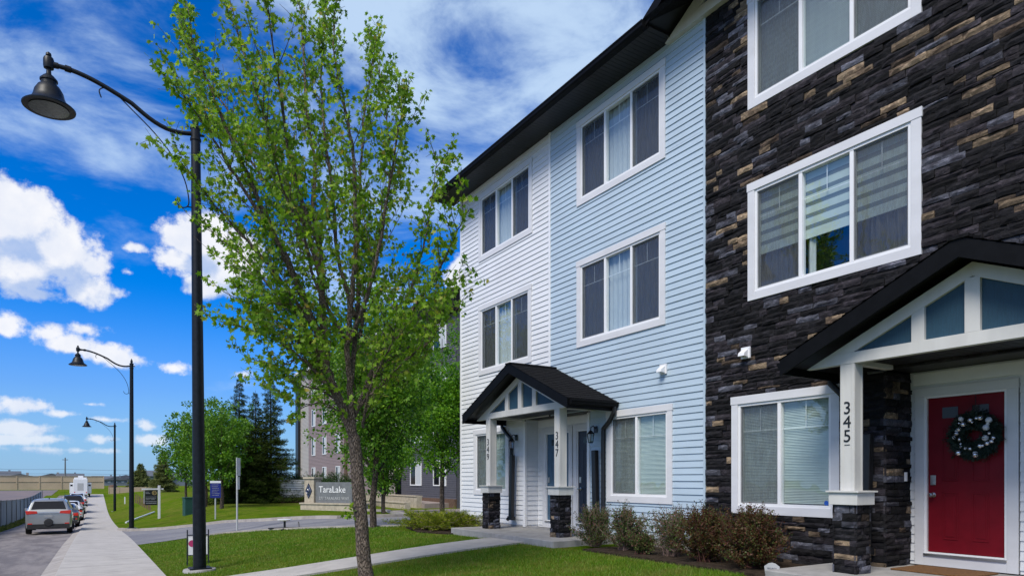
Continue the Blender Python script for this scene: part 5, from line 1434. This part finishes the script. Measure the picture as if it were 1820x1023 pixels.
# camper / service truck at the end of the row
def camper():
    root = thing('camper_trailer', 'tall white camper trailer with side boxes at the end of the parked row', 'camper', (-1.6, 108, interp(SP, 108)-.1))
    m = MB(); m.box(-.95, .95, 0, 6.5, .55, 2.9); m.box(-.85, .85, .4, 6.2, 2.9, 3.15); m.build('body', P_whitec, root, bevel=.06)
    for s in (-1, 1):
        m = MB(); m.box(s*.955, s*1.45, .6, 3.6, .75, 2.35); m.build('side_box', P_whitec, root, bevel=.05)
        m = MB(); m.box(s*1.2-.15, s*1.2+.15, .585, .599, 1.85, 2.1); m.build('side_window', M_glassd, root)
        m = MB(); m.box(s*.78-.06, s*.78+.06, -.012, 0, .8, 1.0); m.build('tail_light', M_tail, root)
        for yy in (1.5, 4.9):
            m = MB(); Mx = Matrix.Translation((s*1.15, yy, .36)) @ Matrix.Rotation(R(90), 4, 'Y'); m.lathe([(.2, -.12), (.36, -.12), (.36, .12), (.2, .12)], n=18, M=Mx); m.build('wheel', M_rubber, root, smooth=True)
    m = MB(); m.box(-.4, .4, -.014, 0, 1.2, 2.3); m.build('rear_door', M_ltgrey, root)
    m = MB(); m.box(-.9, .9, -.1, .1, .42, .56); m.build('bumper', M_plastic, root)
    m = MB(); m.box(-.35, .35, 2.0, 2.9, 3.15, 3.4); m.build('roof_unit', P_whitec, root, bevel=.04)
camper()
for o_ in bpy.data.objects:
    if o_.name == 'camper_trailer': o_.scale = (.86, .9, .9)

# ================================================================== signs and street furniture
def yawto(x, y): return math.atan2(-x, y)         # rotation that makes local -Y face the camera
# estate agent sign: white post with arm and black hanging panel
p = G_(283, 921)
es = thing('estate_agent_sign', 'white wooden post with a hanging black property sign with a gold ring', 'property sign', (p.x, p.y, p.z), yawto(p.x, p.y)+R(8))
k = (p.y*CY+p.x*SY)/1200.0                   # metres per photo pixel there
Hs = 59*k
m = MB(); m.box(-.065, .065, -.06, .06, -.2, Hs); m.build('post', M_trim, es, bevel=.006)
m = MB(); m.box(-.075-25*k, -.0655, -.03, .03, Hs-6.3*k-.05, Hs-6.3*k+.04); m.box(.0655, .05+5.5*k, -.03, .03, Hs-6.3*k-.05, Hs-6.3*k+.04); m.build('arm', M_trim, es, bevel=.004)
m = MB(); x0, x1 = -.075-20.3*k, -.10; z1 = Hs-8.2*k; z0 = z1-26.5*k
m.box(x0, x1, -.012, .012, z0, z1); pn = m.build('panel', M_navy if False else M_black, es)
m = MB(); m.box(x0-.07, x0-.022, -.01, .01, z0+.1, z1-.01); m.build('panel_edge', M_plate, es)
for xx in (x0+.05, x1-.05):
    m = MB(); m.box(xx-.006, xx+.006, -.004, .004, z1, Hs-6.3*k-.05); m.build('hook', M_metal, es)
cxr, czr, rr_ = x1-.17, z1-.17, .125
m = MB(); n = 32; b0 = 0
for i in range(n):
    a = 2*math.pi*i/n
    for q in (rr_, rr_-.022): m.v.append((cxr+q*math.cos(a), -.015, czr+q*math.sin(a)))
for i in range(n): j = (i+1) % n; m.face((2*i, 2*j, 2*j+1, 2*i+1))
m.build('gold_ring', M_gold, pn)
MF = lambda x, y, z: Matrix(((1, 0, 0, x), (0, 0, -1, y), (0, 1, 0, z), (0, 0, 0, 1)))
textmesh('21', .17, MF(cxr, -.014, czr), 'number', M_gold, pn, .003)
for i, (a, b_, zz, h_, g_) in enumerate([(.03, .20, .10, .028, 0), (.03, .26, .17, .034, 0), (.03, .58, .345, .012, 0), (.03, .55, .42, .035, 0), (.03, .24, .50, .03, 0), (.30, .50, .50, .03, 0), (.03, .58, .60, .03, 0), (.05, .58, .69, .05, 0)]):
    sc_ = (x1-x0)/.62; zf = (z1-z0)/.80
    # short broken strokes: the lines of small lettering
    m = MB(); xx = x0+a*sc_; rng = random.Random(i)
    while xx < x0+b_*sc_-.01:
        wd = rng.uniform(.012, .03); m.box(xx, min(xx+wd, x0+b_*sc_), -.0145, -.0125, z1-zz*zf-h_*zf/2, z1-zz*zf+h_*zf/2*rng.uniform(.6, 1)); xx += wd+.008
    m.build('lettering', M_plate, pn)
# white pipe lying in the grass
a, b_ = G_(224, 930), G_(274, 911)
pr_ = MB(); pr_.tube([a+Vector((0, 0, .08)), b_+Vector((0, 0, .08))], .06, 8)
tag(pr_.build('drain_pipe', M_vinyl, smooth=True), 'long white pipe lying in the grass behind the second lamp', 'pipe')
p = G_(222, 895); m = MB(); m.box(p.x-.05, p.x+.05, p.y-.05, p.y+.05, p.z-.1, p.z+.75); m.prism([(p.x-.05, p.z+.75), (p.x+.05, p.z+.75), (p.x, p.z+.82)], p.y-.05, p.y+.05, 'y')
tag(m.build('marker_stake', M_vinyl), 'short white marker stake standing alone in the far grass', 'stake')
# row of weathered stakes
rng = random.Random(5)
for i in range(9):
    t = i/8; px = 241+26*t; py = 893+14*t; p = G_(px, py); kk = (p.y*CY+p.x*SY)/1200
    m = MB(); w_ = kk*1.0; h = kk*(14+3*rng.random()); m.prism([(-w_, -.1), (w_, -.1), (w_*.9, h*.93), (0, h), (-w_*.9, h*.93)], -.03, .03, 'y', Matrix.Rotation(R(rng.uniform(-5, 5)), 4, 'Y'))
    o = m.build('fence_stake', M_wood); o.location = p; o.rotation_euler = (0, 0, yawto(p.x, p.y))
    tag(o, 'weathered wooden stake in the short broken row left of the property sign', 'fence stake', 'weathered stakes left of the property sign')
# blue notice sign
p = G_(383, 922); kk = (p.y*CY+p.x*SY)/1200
bs = thing('notice_sign', 'blue notice sign with white header on a thin metal post', 'sign', p, yawto(p.x, p.y))
m = MB(); m.tube([(0, .03, -.1), (0, .03, 66*kk)], .035, 8); m.build('post', M_ltgrey, bs)
m = MB(); m.box(-8.7*kk, 8.7*kk, -.02, .02, 38*kk, 64*kk); pn = m.build('panel', M_bsign, bs)
m = MB(); m.box(-8.9*kk, 8.9*kk, -.026, .024, 64.1*kk, 68*kk); m.build('header', M_vinyl, bs)
for i in range(7):
    m = MB(); rng = random.Random(i+3); z = (61.2-i*3.1)*kk; xx = (-6.5+rng.random()*2)*kk; xe = (3+3.5*rng.random())*kk
    while xx < xe: wd = rng.uniform(.8, 1.8)*kk; m.box(xx, xx+wd, -.024, -.021, z-.35*kk, z+.35*kk); xx += wd+.4*kk
    m.build('lettering', M_plate, pn)
# road sign seen edge on
p = G_(421.5, 943); kk = (p.y*CY+p.x*SY)/1200
rs = thing('road_sign', 'road sign seen nearly edge on, on a thin galvanised post at the driveway', 'road sign', p, yawto(p.x, p.y))
m = MB(); m.tube([(0, 0, -.1), (0, 0, 130*kk)], .03, 8); m.build('post', M_ltgrey, rs)
m = MB(); Mx = Matrix.Rotation(R(80), 4, 'Z'); m.box(-.36, .36, -.045, -.035, 98*kk, 130*kk, Mx); m.build('sign_plate', M_vinyl, rs)
m = MB(); m.box(-.2, .2, -.045, -.035, 74*kk, 96*kk, Matrix.Rotation(R(78), 4, 'Z')); m.build('sign_plate', M_vinyl, rs)
# green utility box
p = G_(338, 914); kk = (p.y*CY+p.x*SY)/1200
gb = thing('utility_box', 'dark green utility box standing behind the nearest lamp post', 'utility box', p, yawto(p.x, p.y)+.3)
m = MB(); m.box(-.28, .28, 0, .5, -.1, 29*kk); m.build('body', M_green, gb, bevel=.02); m = MB(); m.box(-.31, .31, -.03, .53, 29*kk, 31*kk); m.build('lid', M_green, gb, bevel=.01)
# sandwich board behind the lamp
p = G_(351, 1006); kk = (p.y*CY+p.x*SY)/1200
sb = thing('sandwich_board', 'metal framed sandwich board hidden behind the nearest lamp post', 'sign board', (p.x+.06, p.y+.42, TZ(p.x, p.y+.42)), yawto(p.x, p.y))
hw_, hz = 17.5*kk, 64*kk
for s in (-1, 1):
    Mx = Matrix.Translation((0, s*.12, 0)) @ Matrix.Rotation(R(s*6), 4, 'X'); m = MB()
    for q in (-1, 1): m.box(q*hw_-.012, q*hw_+.012, -.012, .012, 0, hz, Mx)
    m.box(-hw_, hw_, -.01, .01, hz*.84, hz*.86, Mx); m.box(-hw_, hw_, -.01, .01, hz*.28, hz*.30, Mx); m.build('frame', M_black, sb)
    m = MB(); m.box(-hw_+.02, hw_-.02, -.006, .006, hz*.30, hz*.80, Mx); pn = m.build('panel', M_trim, sb)
    m = MB(); m.lathe([(.07, 0), (.07, .004)], n=20, M=Mx @ Matrix.Translation((-hw_*.55, -.007 if s < 0 else .007, hz*.62)) @ Matrix.Rotation(R(90*(1 if s < 0 else -1)), 4, 'X')); m.build('red_disc', M_pink, pn)
# flat dish on a stand
p = G_(506, 940); kk = (p.y*CY+p.x*SY)/1200
ds = thing('dish_antenna', 'flat white dish antenna on a low black stand at the driveway edge', 'dish antenna', p, yawto(p.x, p.y))
m = MB(); m.lathe([(.001, 14.5*kk), (8*kk, 15*kk), (12.5*kk, 17*kk), (12.3*kk, 18*kk), (.001, 18*kk)], (0, 0, 0), 28); m.build('dish', M_vinyl, ds, smooth=True)
m = MB(); m.tube([(0, 0, .02), (0, 0, 15*kk)], .035, 8); m.tube([(-.5, .3, .02), (0, 0, .05), (.55, -.1, .05), (26*kk, 0, .06)], .022, 6); m.tube([(25*kk, 0, .0), (23.5*kk, .1, 13*kk)], .02, 6); m.tube([(26*kk, .3, .03), (26*kk, -.3, .03)], .02, 6); m.tube([(0, 0, .03), (-.1, -.5, .02)], .02, 6); m.build('stand', M_black, ds)
# banner post
p = G_(680, 911); kk = (p.y*CY+p.x*SY)/1200
bn_ = thing('banner_post', 'dark post with a pink and blue banner beside the canopy', 'banner post', (p.x-.25, p.y-.6, TZ(p.x, p.y)), yawto(p.x, p.y))
m = MB(); m.tube([(0, 0, -.1), (0, 0, 78*kk)], .05, 8); m.build('post', M_black, bn_)
m = MB(); m.ball((0, 0, 80*kk), 2.6*kk, 8); m.build('globe', M_vinyl, bn_, smooth=True)
m = MB(); m.box(-4.3*kk, 4.3*kk, -.08, -.06, 52*kk, 66*kk); m.build('banner', M_pink, bn_)
m = MB(); m.box(-4.3*kk, 4.3*kk, -.08, -.06, 37*kk, 51.8*kk); m.box(-4.3*kk, 4.3*kk, -.08, -.06, 66.2*kk, 72*kk); m.build('banner', M_bsign, bn_)

# louvred utility enclosure
p = G_(520, 893); kk = (p.y*CY+p.x*SY)/1200
lv = thing('louvred_enclosure', 'white louvred utility enclosure on a brown brick base', 'utility enclosure', p, R(-8))
wl, hl = 20*kk, 31*kk; zb = 10*kk
m = MB(); m.box(-wl, wl, 0, 1.6, -.2, zb); m.build('brick_base', M_brick, lv)
m = MB()
for (xx, yy) in ((-wl, 0), (wl, 0), (-wl, 1.6), (wl, 1.6)): m.box(xx-.06, xx+.06, yy-.06, yy+.06, zb, zb+hl)
m.box(-wl, wl, -.05, .05, zb, zb+.1); m.box(-wl, wl, -.05, .05, zb+hl-.1, zb+hl); m.box(-wl, wl, 1.56, 1.64, zb+hl-.1, zb+hl-.005); m.box(-wl-.05, -wl+.05, 0, 1.6, zb+hl-.09, zb+hl+.004); m.box(wl-.05, wl+.05, 0, 1.6, zb+hl-.09, zb+hl+.004); m.build('frame', M_ltgrey, lv)
m = MB()
for i in range(8):
    z = zb+.14+i*(hl-.22)/8; m.box(-wl+.06, wl-.06, -.06, .02, z, z+.085, None); m.box(-wl-.05, -wl+.02, .06, 1.54, z, z+.085)
m.build('louvre', M_vinyl, lv); m = MB(); m.box(-wl+.05, wl-.05, .05, 1.55, zb, zb+hl-.12); m.build('inner_box', M_drksid, lv)

# monument sign
pa = G_(540, 905); pb = ray(632, 852)*((pa.y*CY+pa.x*SY)-1.6); pb.z = pa.z-.1
ang = math.atan2(pb.y-pa.y, pb.x-pa.x); Lm = math.hypot(pb.x-pa.x, pb.y-pa.y); zg = min(pa.z, pb.z)
ms = thing('monument_sign', 'beige stone entrance sign reading TaraLake on a grey panel', 'entrance sign', (pa.x, pa.y, zg), ang)
kA = (pa.y*CY+pa.x*SY)/1200; kB = (pb.y*CY+pb.x*SY)/1200
zt0 = (852-pa.z/kA*0 if False else 0)
ztop = (852-892.5)*kA-zg              # top of the plinth
ppz = (852-847)*kA-zg                 # top of the pillar
pnz = (852-856.5)*kB-zg
m = MB(); m.box(-.15, Lm+.3, -.12, .75, -.3, ztop-.09); m.build('plinth', M_tan, ms, bevel=.01)
m = MB(); m.box(-.2, Lm+.35, -.17, .8, ztop-.088, ztop); m.build('coping', M_tan, ms, bevel=.01)
wp = Lm*.20
m = MB(); nb = 4
for i in range(nb):
    z0 = ztop+.002+(ppz-.12-ztop)*i/nb; m.box(.05, wp, .0, .62, z0, z0+(ppz-.12-ztop)/nb-.012)
m.box(.08, wp-.03, .03, .59, ztop, ppz-.12); pil = m.build('pillar', M_tan, ms)
m = MB(); m.box(-.02, wp+.07, -.06, .68, ppz-.119, ppz); m.build('pillar_cap', M_tan, pil, bevel=.01)
hc = (ppz+ztop)/2-.06; cx_ = wp*.5; dh = (ppz-ztop)*.30
m = MB(); m.prism([(cx_-dh*.55, hc), (cx_, hc-dh), (cx_+dh*.55, hc), (cx_, hc+dh)], -.03, -.001, 'y'); em = m.build('emblem', M_navy, pil)
m = MB(); q = .8
m.prism([(cx_-dh*.55*q, hc), (cx_, hc-dh*q), (cx_+dh*.55*q, hc), (cx_, hc+dh*q)], -.034, -.0305, 'y'); m.build('emblem_border', M_metal, em)
m = MB(); q = .70; m.prism([(cx_-dh*.55*q, hc), (cx_, hc-dh*q), (cx_+dh*.55*q, hc), (cx_, hc+dh*q)], -.038, -.0345, 'y'); m.build('emblem_field', M_navy, em)
m = MB(); pts = [(cx_+dh*.22*math.sin(t*2.6)*(1 if t < 1 else 1), -.045, hc-dh*.40+dh*.80*t) for t in [i/14 for i in range(15)]]; m.tube(pts, .016, 5)
pts = [(cx_-dh*.16+dh*.2*math.cos(t), -.045, hc-dh*.05+dh*.26*math.sin(t)) for t in [i/14*5 for i in range(15)]]; m.tube(pts, .014, 5); m.build('emblem_scroll', M_metal, em)
m = MB(); m.box(wp+.002, Lm-.35, .12, .36, ztop+.001, pnz); gp_ = m.build('name_panel', M_grey, ms, bevel=.01)
wpan = Lm-.35-wp; hp = pnz-ztop
textmesh('TaraLake', hp*.44, MF(wp+wpan*.10, .118, ztop+hp*.64), 'letters', M_vinyl, gp_, .012, 'LEFT')
bpy.data.objects[-1] if False else None
textmesh('277 TARALAKE WAY', hp*.20, MF(wp+wpan*.10, .118, ztop+hp*.22), 'letters', M_ltgrey, gp_, .008, 'LEFT')

# ================================================================== apartment building
ap = thing('apartment_building', 'four storey apartment building in greige, brown and charcoal siding behind the trees', 'apartment building', (19, 55, -1.7)); WORLD.add(ap.name)
def alap(mb, y0, y1, z0, z1, x=19.0, h=.14):
    z = z0
    while z < z1-.01:
        e = min(z+h, z1); b = len(mb.v)
        mb.v += [(x-.03, y0, z), (x-.03, y1, z), (x-.004, y1, e), (x-.004, y0, e), (x, y0, z), (x, y1, z)]
        mb.face((0, 3, 2, 1), b); mb.face((0, 1, 5, 4), b); z = e
ZT = 11.2
m = MB(); m.box(19.02, 36, 50.0, 74.7, -2.2, ZT); m.box(20.5, 36, 46.0, 50.0, -2.2, ZT); m.box(19.02, 36, 37.2, 46, -2.2, 10.4); m.build('wall_core', M_drksid, ap)
m = MB(); alap(m, 71.0, 74.7, -1.9, ZT); o = m.build('wall', M_tansid, ap); o['label'] = 'greige siding at the far corner'
m = MB(); alap(m, 50.0, 71.0, -1.9, ZT); o = m.build('wall', M_brnsid, ap); o['label'] = 'brown siding'
m = MB(); alap(m, 37.2, 46.0, -1.2, 10.4); o = m.build('wall', M_drksid, ap); o['label'] = 'charcoal siding'
m = MB(); m.box(18.85, 19, 37.2, 46, -2.2, -1.2); m.box(18.9, 18.96, 50, 58, -2.2, -1.4); m.build('brick_base', M_brick, ap)
m = MB(); m.box(18.7, 19.3, 74.2, 75.3, -2.2, 10.6); m.build('corner_column', M_black, ap)
m = MB(); m.box(18.55, 36.3, 49.9, 75.2, ZT, ZT+.35); m.box(18.6, 36.3, 46, 49.9, ZT+.001, ZT+.3); m.build('roof_coping', M_trim, ap)
m = MB(); m.box(18.7, 36, 37, 45.9, 10.4, 11.6); m.box(18.6, 36, 36.9, 46, 11.6, 11.75); m.build('parapet', M_shingle, ap)
m = MB(); m.box(20.3, 34, 58, 66, ZT+.35, ZT+1.1); m.build('roof_hood', M_drksid, ap)
m = MB(); m.box(18.9, 19.05, 58.3, 59.0, -2, ZT); m.build('red_strip', M_brick, ap)
def awin(y0, y1, z0, z1, n=2):
    f = MB(); x = 18.93; t = .07
    f.box(x, 19.02, y0, y0+t, z0, z1); f.box(x, 19.02, y1-t, y1, z0, z1); f.box(x, 19.02, y0+t, y1-t, z0, z0+t); f.box(x, 19.02, y0+t, y1-t, z1-t, z1)
    for i in range(1, n): c = y0+(y1-y0)*i/n; f.box(x+.005, 19.02, c-.03, c+.03, z0+t, z1-t)
    fo = f.build('window', M_vinyl, ap); g = MB(); g.box(18.965, 18.975, y0+t, y1-t, z0+t, z1-t); g.build('pane', M_glassd, fo)
    c = MB(); c.box(18.955, 18.963, y0+t, y0+(y1-y0)*.48, z0+t, z1-t); c.build('curtain', M_curt, fo)
for fl in range(4):
    z0 = -.5+fl*2.95
    for yy in (60.3, 64.6, 68.4): awin(yy, yy+1.3, z0, z0+1.75)
    for yy in (38.6, 42.4): awin(yy, yy+1.9, z0+.1, z0+1.75, 2)
# balconies over the entrance
for fl in range(1, 4):
    z = .75+(fl-1)*3.05
    b_ = MB(); b_.box(18.2, 20.5, 46.1, 49.9, z, z+.28); bo = b_.build('balcony', M_trim, ap)
    r_ = MB()
    for i in range(14): yy = 46.2+i*.275; r_.box(18.25, 18.28, yy, yy+.03, z+.28, z+1.25)
    r_.box(18.23, 18.30, 46.1, 49.9, z+1.25, z+1.31); r_.build('railing', M_black, bo)
    g = MB(); g.box(20.44, 20.49, 46.6, 49.4, z+.3, z+2.4); g.build('balcony_door', M_glassd, bo)
m = MB(); m.box(20.42, 20.49, 46.7, 48.9, -1.75, .55); eo = m.build('entrance_door', M_glassd, ap)
m = MB()
for yy in (46.65, 47.8, 48.9): m.box(20.38, 20.42, yy, yy+.08, -1.75, .6)
m.box(20.37, 20.43, 46.65, 48.98, .59, .68); m.build('frame', M_ltgrey, eo)
for yy in (46.1, 49.5): 
    m = MB(); m.box(18.2, 18.55, yy, yy+.35, -1.8, .75); m.build('entrance_column', M_tansid, ap)
# low terrace walls in front
for i, (x, y0, y1, h) in enumerate(((16.9, 38.5, 52, .50), (15.7, 37.5, 50, .26))):
    m = MB(); z = TZ(x, 44)
    for j in range(int((y1-y0)/1.2)): m.box(x, x+.35, y0+j*1.2, y0+j*1.2+1.19, z-.3, z+h+.12*(1-i))
    m.box(x-.04, x+.39, y0, y1, z+h+.121*(1-i), z+h+.121*(1-i)+.07)
    tag(m.build('terrace_wall', M_tan, None), ['upper low beige block terrace wall before the apartment entrance', 'lower low beige block kerb wall before the apartment entrance'][i], 'low wall')
sheet('terrace', [(17.2, 38), (18.95, 38), (18.95, 53), (17.2, 53)], .30, M_pave, skirt=.4)

# ================================================================== left side fence, far wall, houses
fx0, fx1 = 26, 92
fr = thing('site_fence', 'temporary fence covered in grey fabric along the left road edge', 'fence', (-5.0, fx0, TZ(-5, fx0))); WORLD.add(fr.name)
rng = random.Random(2); y = fx0; i = 0
m = MB(); n = 0
ys = np.linspace(fx0, fx1, 90)
for y in ys:
    z = TZ(-5, y); s_ = -5.0+.03*math.sin(y*2.1)+.02*math.sin(y*5.3)
    m.v += [(s_, y, z+.04), (s_+.02*math.sin(y*3), y, z+.85), (s_, y, z+1.74+.02*math.sin(y*1.9))]
for k in range(len(ys)-1):
    for q in (0, 1): m.face((3*k+q, 3*k+3+q, 3*k+4+q, 3*k+1+q))
m.build('fabric', M_fabric, fr, smooth=True)
for y in np.arange(fx0, fx1+.1, 3.3):
    m = MB(); z = TZ(-5, y); m.tube([(-4.95, y, z), (-4.95, y, z+1.80)], .028, 6); m.build('post', M_grey, fr)
m = MB()
for k in range(len(ys)-1): pass
m.tube([(-4.97, y, TZ(-5, y)+1.75) for y in ys[::4]], .02, 5); m.build('top_rail', M_grey, fr)
sheet('verge', [(-5.9, 8), (-4.38, 8), (-4.38, 118), (-5.9, 118)], .05, M_grass)
# rough weeds along the fence foot
rng_ = np.random.default_rng(8); n = 5000; y = rng_.uniform(14, 80, n); x = rng_.uniform(-5.15, -4.4, n); z = np.array([TZ(a, b) for a, b in zip(x, y)])+.05
tag(leafcloud('weeds', leafmat('weed_leaf', [(0, (.06, .10, .02)), (.6, (.14, .17, .03)), (1, (.25, .22, .07))], .3), None, np.stack([x, y, z], 1), rng_.uniform(.05, .2, n), 3, 'tuft', -1.2), 'rough weeds at the foot of the fabric fence', 'weeds', kind='stuff')
# tan sound wall
sw = thing('sound_wall', 'long tan concrete panel wall closing the far end of the lot', 'wall', (-20, 146, -1.6)); WORLD.add(sw.name)
m = MB(); x = 1.4
while x > -75: m.box(x-3.16, x, 146, 146.18, -1.9, .62); x -= 3.25
m.build('panel', M_tanwall, sw)
m = MB(); x = 1.4
while x > -76: m.box(x-.04, x+.13, 145.92, 146.26, -1.9, .66); x -= 3.25
m.build('pilaster', M_tanwall, sw)
m = MB(); m.box(-75, 1.5, 145.93, 145.99, -.38, -.34); m.build('rail', M_tanwall, sw)
m = MB(); m.box(-75, 1.5, 145.9, 146.28, .66, .72); m.build('coping', M_tanwall, sw)
m = MB(); m.box(1.8, 8.6, 118, 119, -2.2, -1.15)
for k in range(5): m.box(1.8+k*1.36, 1.86+k*1.36, 117.97, 118, -2.2, -1.16)
tag(m.build('barrier', M_tanwall), 'low beige barrier across the end of the pavement', 'barrier')
m = MB(); m.lathe([(.45, 0), (.6, .3), (.62, 1.0), (.45, 1.25), (.01, 1.3)], (0, 0, 0), 14); o = m.build('waste_bin', M_brick, smooth=True)
p = G_(201, 876); o.location = p; tag(o, 'squat dark brown bin standing near the barrier', 'bin')
# far houses
M_roofh = mat('hazed_blue_roof', (0.10, 0.115, 0.14), .9, .1, 2); M_wh = [mat('house_wall_%s' % c, v, .8, .05) for c, v in (('beige', (.34, .32, .29)), ('slate', (.16, .19, .23)), ('greige', (.25, .25, .25)))]  # distance haze is put into the bluish roof and wall colours
M_wsn = mat('house_window', (.45, .48, .52), .3)
hl_ = ['dark', 'pale', 'grey']
def farhouse(px, w_, zt_, dist, mi, label, flip=False, deck=False):
    d = ray(px, 852); x, y = d.x*dist, d.y*dist; z = -1.6
    root = thing('house', label, 'house', (x, y, z), yawto(x, y)*.6, 'houses beyond the field')
    H = zt_-z; wh = H*.62; dp = w_*.8
    m = MB(); m.box(-w_/2, w_/2, 0, dp, -.4, wh); m.build('wall', M_wh[mi], root)
    m = MB()
    if flip: m.prism([(-w_/2-.4, wh), (w_/2+.4, wh), (w_/2+.4, wh+.12), (0, H), (-w_/2-.4, wh+.12)], -.4, dp+.4, 'y')
    else: m.prism([(-.5, wh), (dp+.5, wh), (dp+.5, wh+.12), (dp/2, H), (-.5, wh+.12)], -w_/2-.4, w_/2+.4, 'x')
    r_ = m.build('roof', M_roofh, root)
    m = MB(); m.box(w_*.15, w_*.22, dp*.5, dp*.5+.5, H-.8, H+.35); m.build('chimney', M_wh[mi], r_)
    for k in range(3):
        xx = -w_*.36+k*w_*.3
        m = MB(); m.box(xx, xx+w_*.13, -.05, 0, wh*.55, wh*.82); m.build('window', M_wsn, root)
LABS = ['far house with a wide grey blue hip roof at the left picture edge', 'far house whose low roof tip shows over the tan wall left of the utility pole', 'small far gable roof over the tan wall nearest left of the utility pole',
        'long flat grey roof just right of the utility pole', 'far dark house between the wall end and the farthest lamp', 'far blue grey house between the two farther lamps', 'far gabled house just right of the second lamp', 'far house between the two yellow green pines', 'far slate house right behind the pines', 'far grey house at the edge of the round trees']
for i, (px, w_, zt_, dist, mi, fl) in enumerate([(5, 8, 2.6, 200, 1, 0), (36, 9, 1.8, 200, 0, 1), (92, 8, 1.9, 200, 0, 1), (125, 6.0, 1.75, 190, 1, 0), (189, 6, 1.0, 180, 1, 0), (206, 5, .8, 172, 1, 1), (224, 7, 1.3, 178, 1, 1), (272, 6, 2.3, 165, 1, 0), (305, 7, 2.2, 175, 2, 1), (322, 7, 1.9, 170, 1, 0)]):
    farhouse(px, w_, zt_, dist, mi, LABS[i], fl)
# utility poles + wires
d = ray(116, 852)*165; wp_ = thing('utility_pole', 'thin grey utility pole rising behind the tan wall', 'utility pole', (d.x, d.y, -1.6)); WORLD.add(wp_.name)
m = MB(); m.tube([(d.x, d.y, -2), (d.x, d.y, 5.4)], [.22, .13], 8); m.build('pole', M_grey, wp_)
for (zz, sag, dy_) in ((2.6, .8, 0), (1.6, .7, 2.0)):
    a = ray(-40, 852)*150; b_ = ray(300, 852)*185; pts = []
    for (p0, p1) in ((a, d), (d, b_)):
        for i in range(12):
            t = i/12; q = p0.lerp(p1, t); pts.append((q.x, q.y+dy_, zz-sag*4*t*(1-t)*.25))
    m = MB(); m.tube(pts, .035, 4); m.build('wire', M_grey, wp_)
m = MB(); m.box(d.x-.6, d.x+.6, d.y-.05, d.y+.05, 4.8, 4.95); m.build('crossarm', M_grey, wp_)

# ================================================================== things at the near door
# wreath hanging on the red door
rng = random.Random(31); yc, zc_, xw = 4.14, .55, RX[0]-.075
wr_ = thing('wreath', 'dark evergreen wreath with silver and pearl baubles on the red door', 'wreath', (xw, yc, zc_)); Rw = .20
P1, D1, S1 = [], [], []
for i in range(5200):
    a = rng.uniform(0, 2*math.pi); r_ = Rw+rng.gauss(0, .035); o_ = Vector((rng.gauss(0, 1)-.6, rng.gauss(0, 1), rng.gauss(0, 1))).normalized()
    x_ = -abs(rng.gauss(0, .035)); P1.append((x_+.035, r_*math.cos(a), r_*math.sin(a)))
    rad_ = Vector((0, math.cos(a), math.sin(a))); tan_ = Vector((0, -math.sin(a), math.cos(a)))
    D1.append(tuple(o_*.7+rad_*(.8 if r_ > Rw else -.5)+tan_*.6)); S1.append(rng.uniform(.03, .075))
M_wl = leafmat('wreath_needle', [(0, (.006, .016, .012)), (.7, (.014, .034, .022)), (1, (.05, .07, .06))], .05, .6)
leafcloud('greenery', M_wl, wr_, P1, S1, 3, 'tuft', 0, D1)
for i in range(30):
    a = i*2*math.pi/30*1.0+rng.uniform(-.2, .2); r_ = Rw+rng.uniform(-.055, .065); s_ = rng.choice([.018, .022, .026, .032, .038])
    m = MB(); m.ball((-.045, r_*math.cos(a), r_*math.sin(a)), s_, 10); m.build('bauble', M_silver if rng.random() < .7 else M_trim, wr_, smooth=True)
m = MB()
for t in range(5):
    a = 1.2+t*.17; m.tube([(-.02, Rw*math.cos(a), Rw*math.sin(a)), (-.05, (Rw+.10)*math.cos(a+.1), (Rw+.1)*math.sin(a+.1)), (-.03, (Rw+.16)*math.cos(a+.3), (Rw+.16)*math.sin(a+.3))], [.004, .003, .002], 4)
m.build('twig', M_black, wr_)
m = MB(); m.tube([(.02, 0, Rw), (.045, 0, .52)], .004, 5); m.build('hanger', M_black, wr_)
# door mat
m = MB(); m.box(8.62, 9.30, 3.85, 4.78, ZS-.012, ZS+.008); o = m.build('doormat', M_mat, None, bevel=.004)
tag(o, 'brown coir doormat in front of the red door', 'doormat')
# security yard sign
p = ray(1372, 1023)*8.7
ys_ = thing('yard_sign', 'small pentagonal security yard sign in silver and navy by the reddish shrub', 'yard sign', (p.x, p.y, TZ(p.x, p.y)), yawto(p.x, p.y)-.15)
zt_ = (852-999)/1200*8.7-TZ(p.x, p.y); hwid = .095
m = MB(); m.prism([(-hwid*.62, zt_-.34), (hwid*.62, zt_-.34), (hwid, zt_-.05), (hwid*.45, zt_-.01), (0, zt_), (-hwid*.45, zt_-.01), (-hwid, zt_-.05)], -.006, .006, 'y'); pn = m.build('panel', M_ltgrey, ys_, bevel=.002)
m = MB(); m.prism([(-hwid*.55, zt_-.32), (hwid*.55, zt_-.32), (hwid*.84, zt_-.105), (-hwid*.84, zt_-.105)], -.0085, -.0065, 'y'); nf = m.build('navy_field', M_navy, pn)
textmesh('SECURITY', .026, MF(0, -.0075, zt_-.075), 'letters', M_navy, pn, .001); textmesh('NOTICE', .030, MF(0, -.0095, zt_-.135), 'letters', M_plate, nf, .001)
m = MB(); m.tube([(0, .012, -.15), (0, .012, zt_-.05)], .006, 6); m.build('stake', M_metal, ys_)
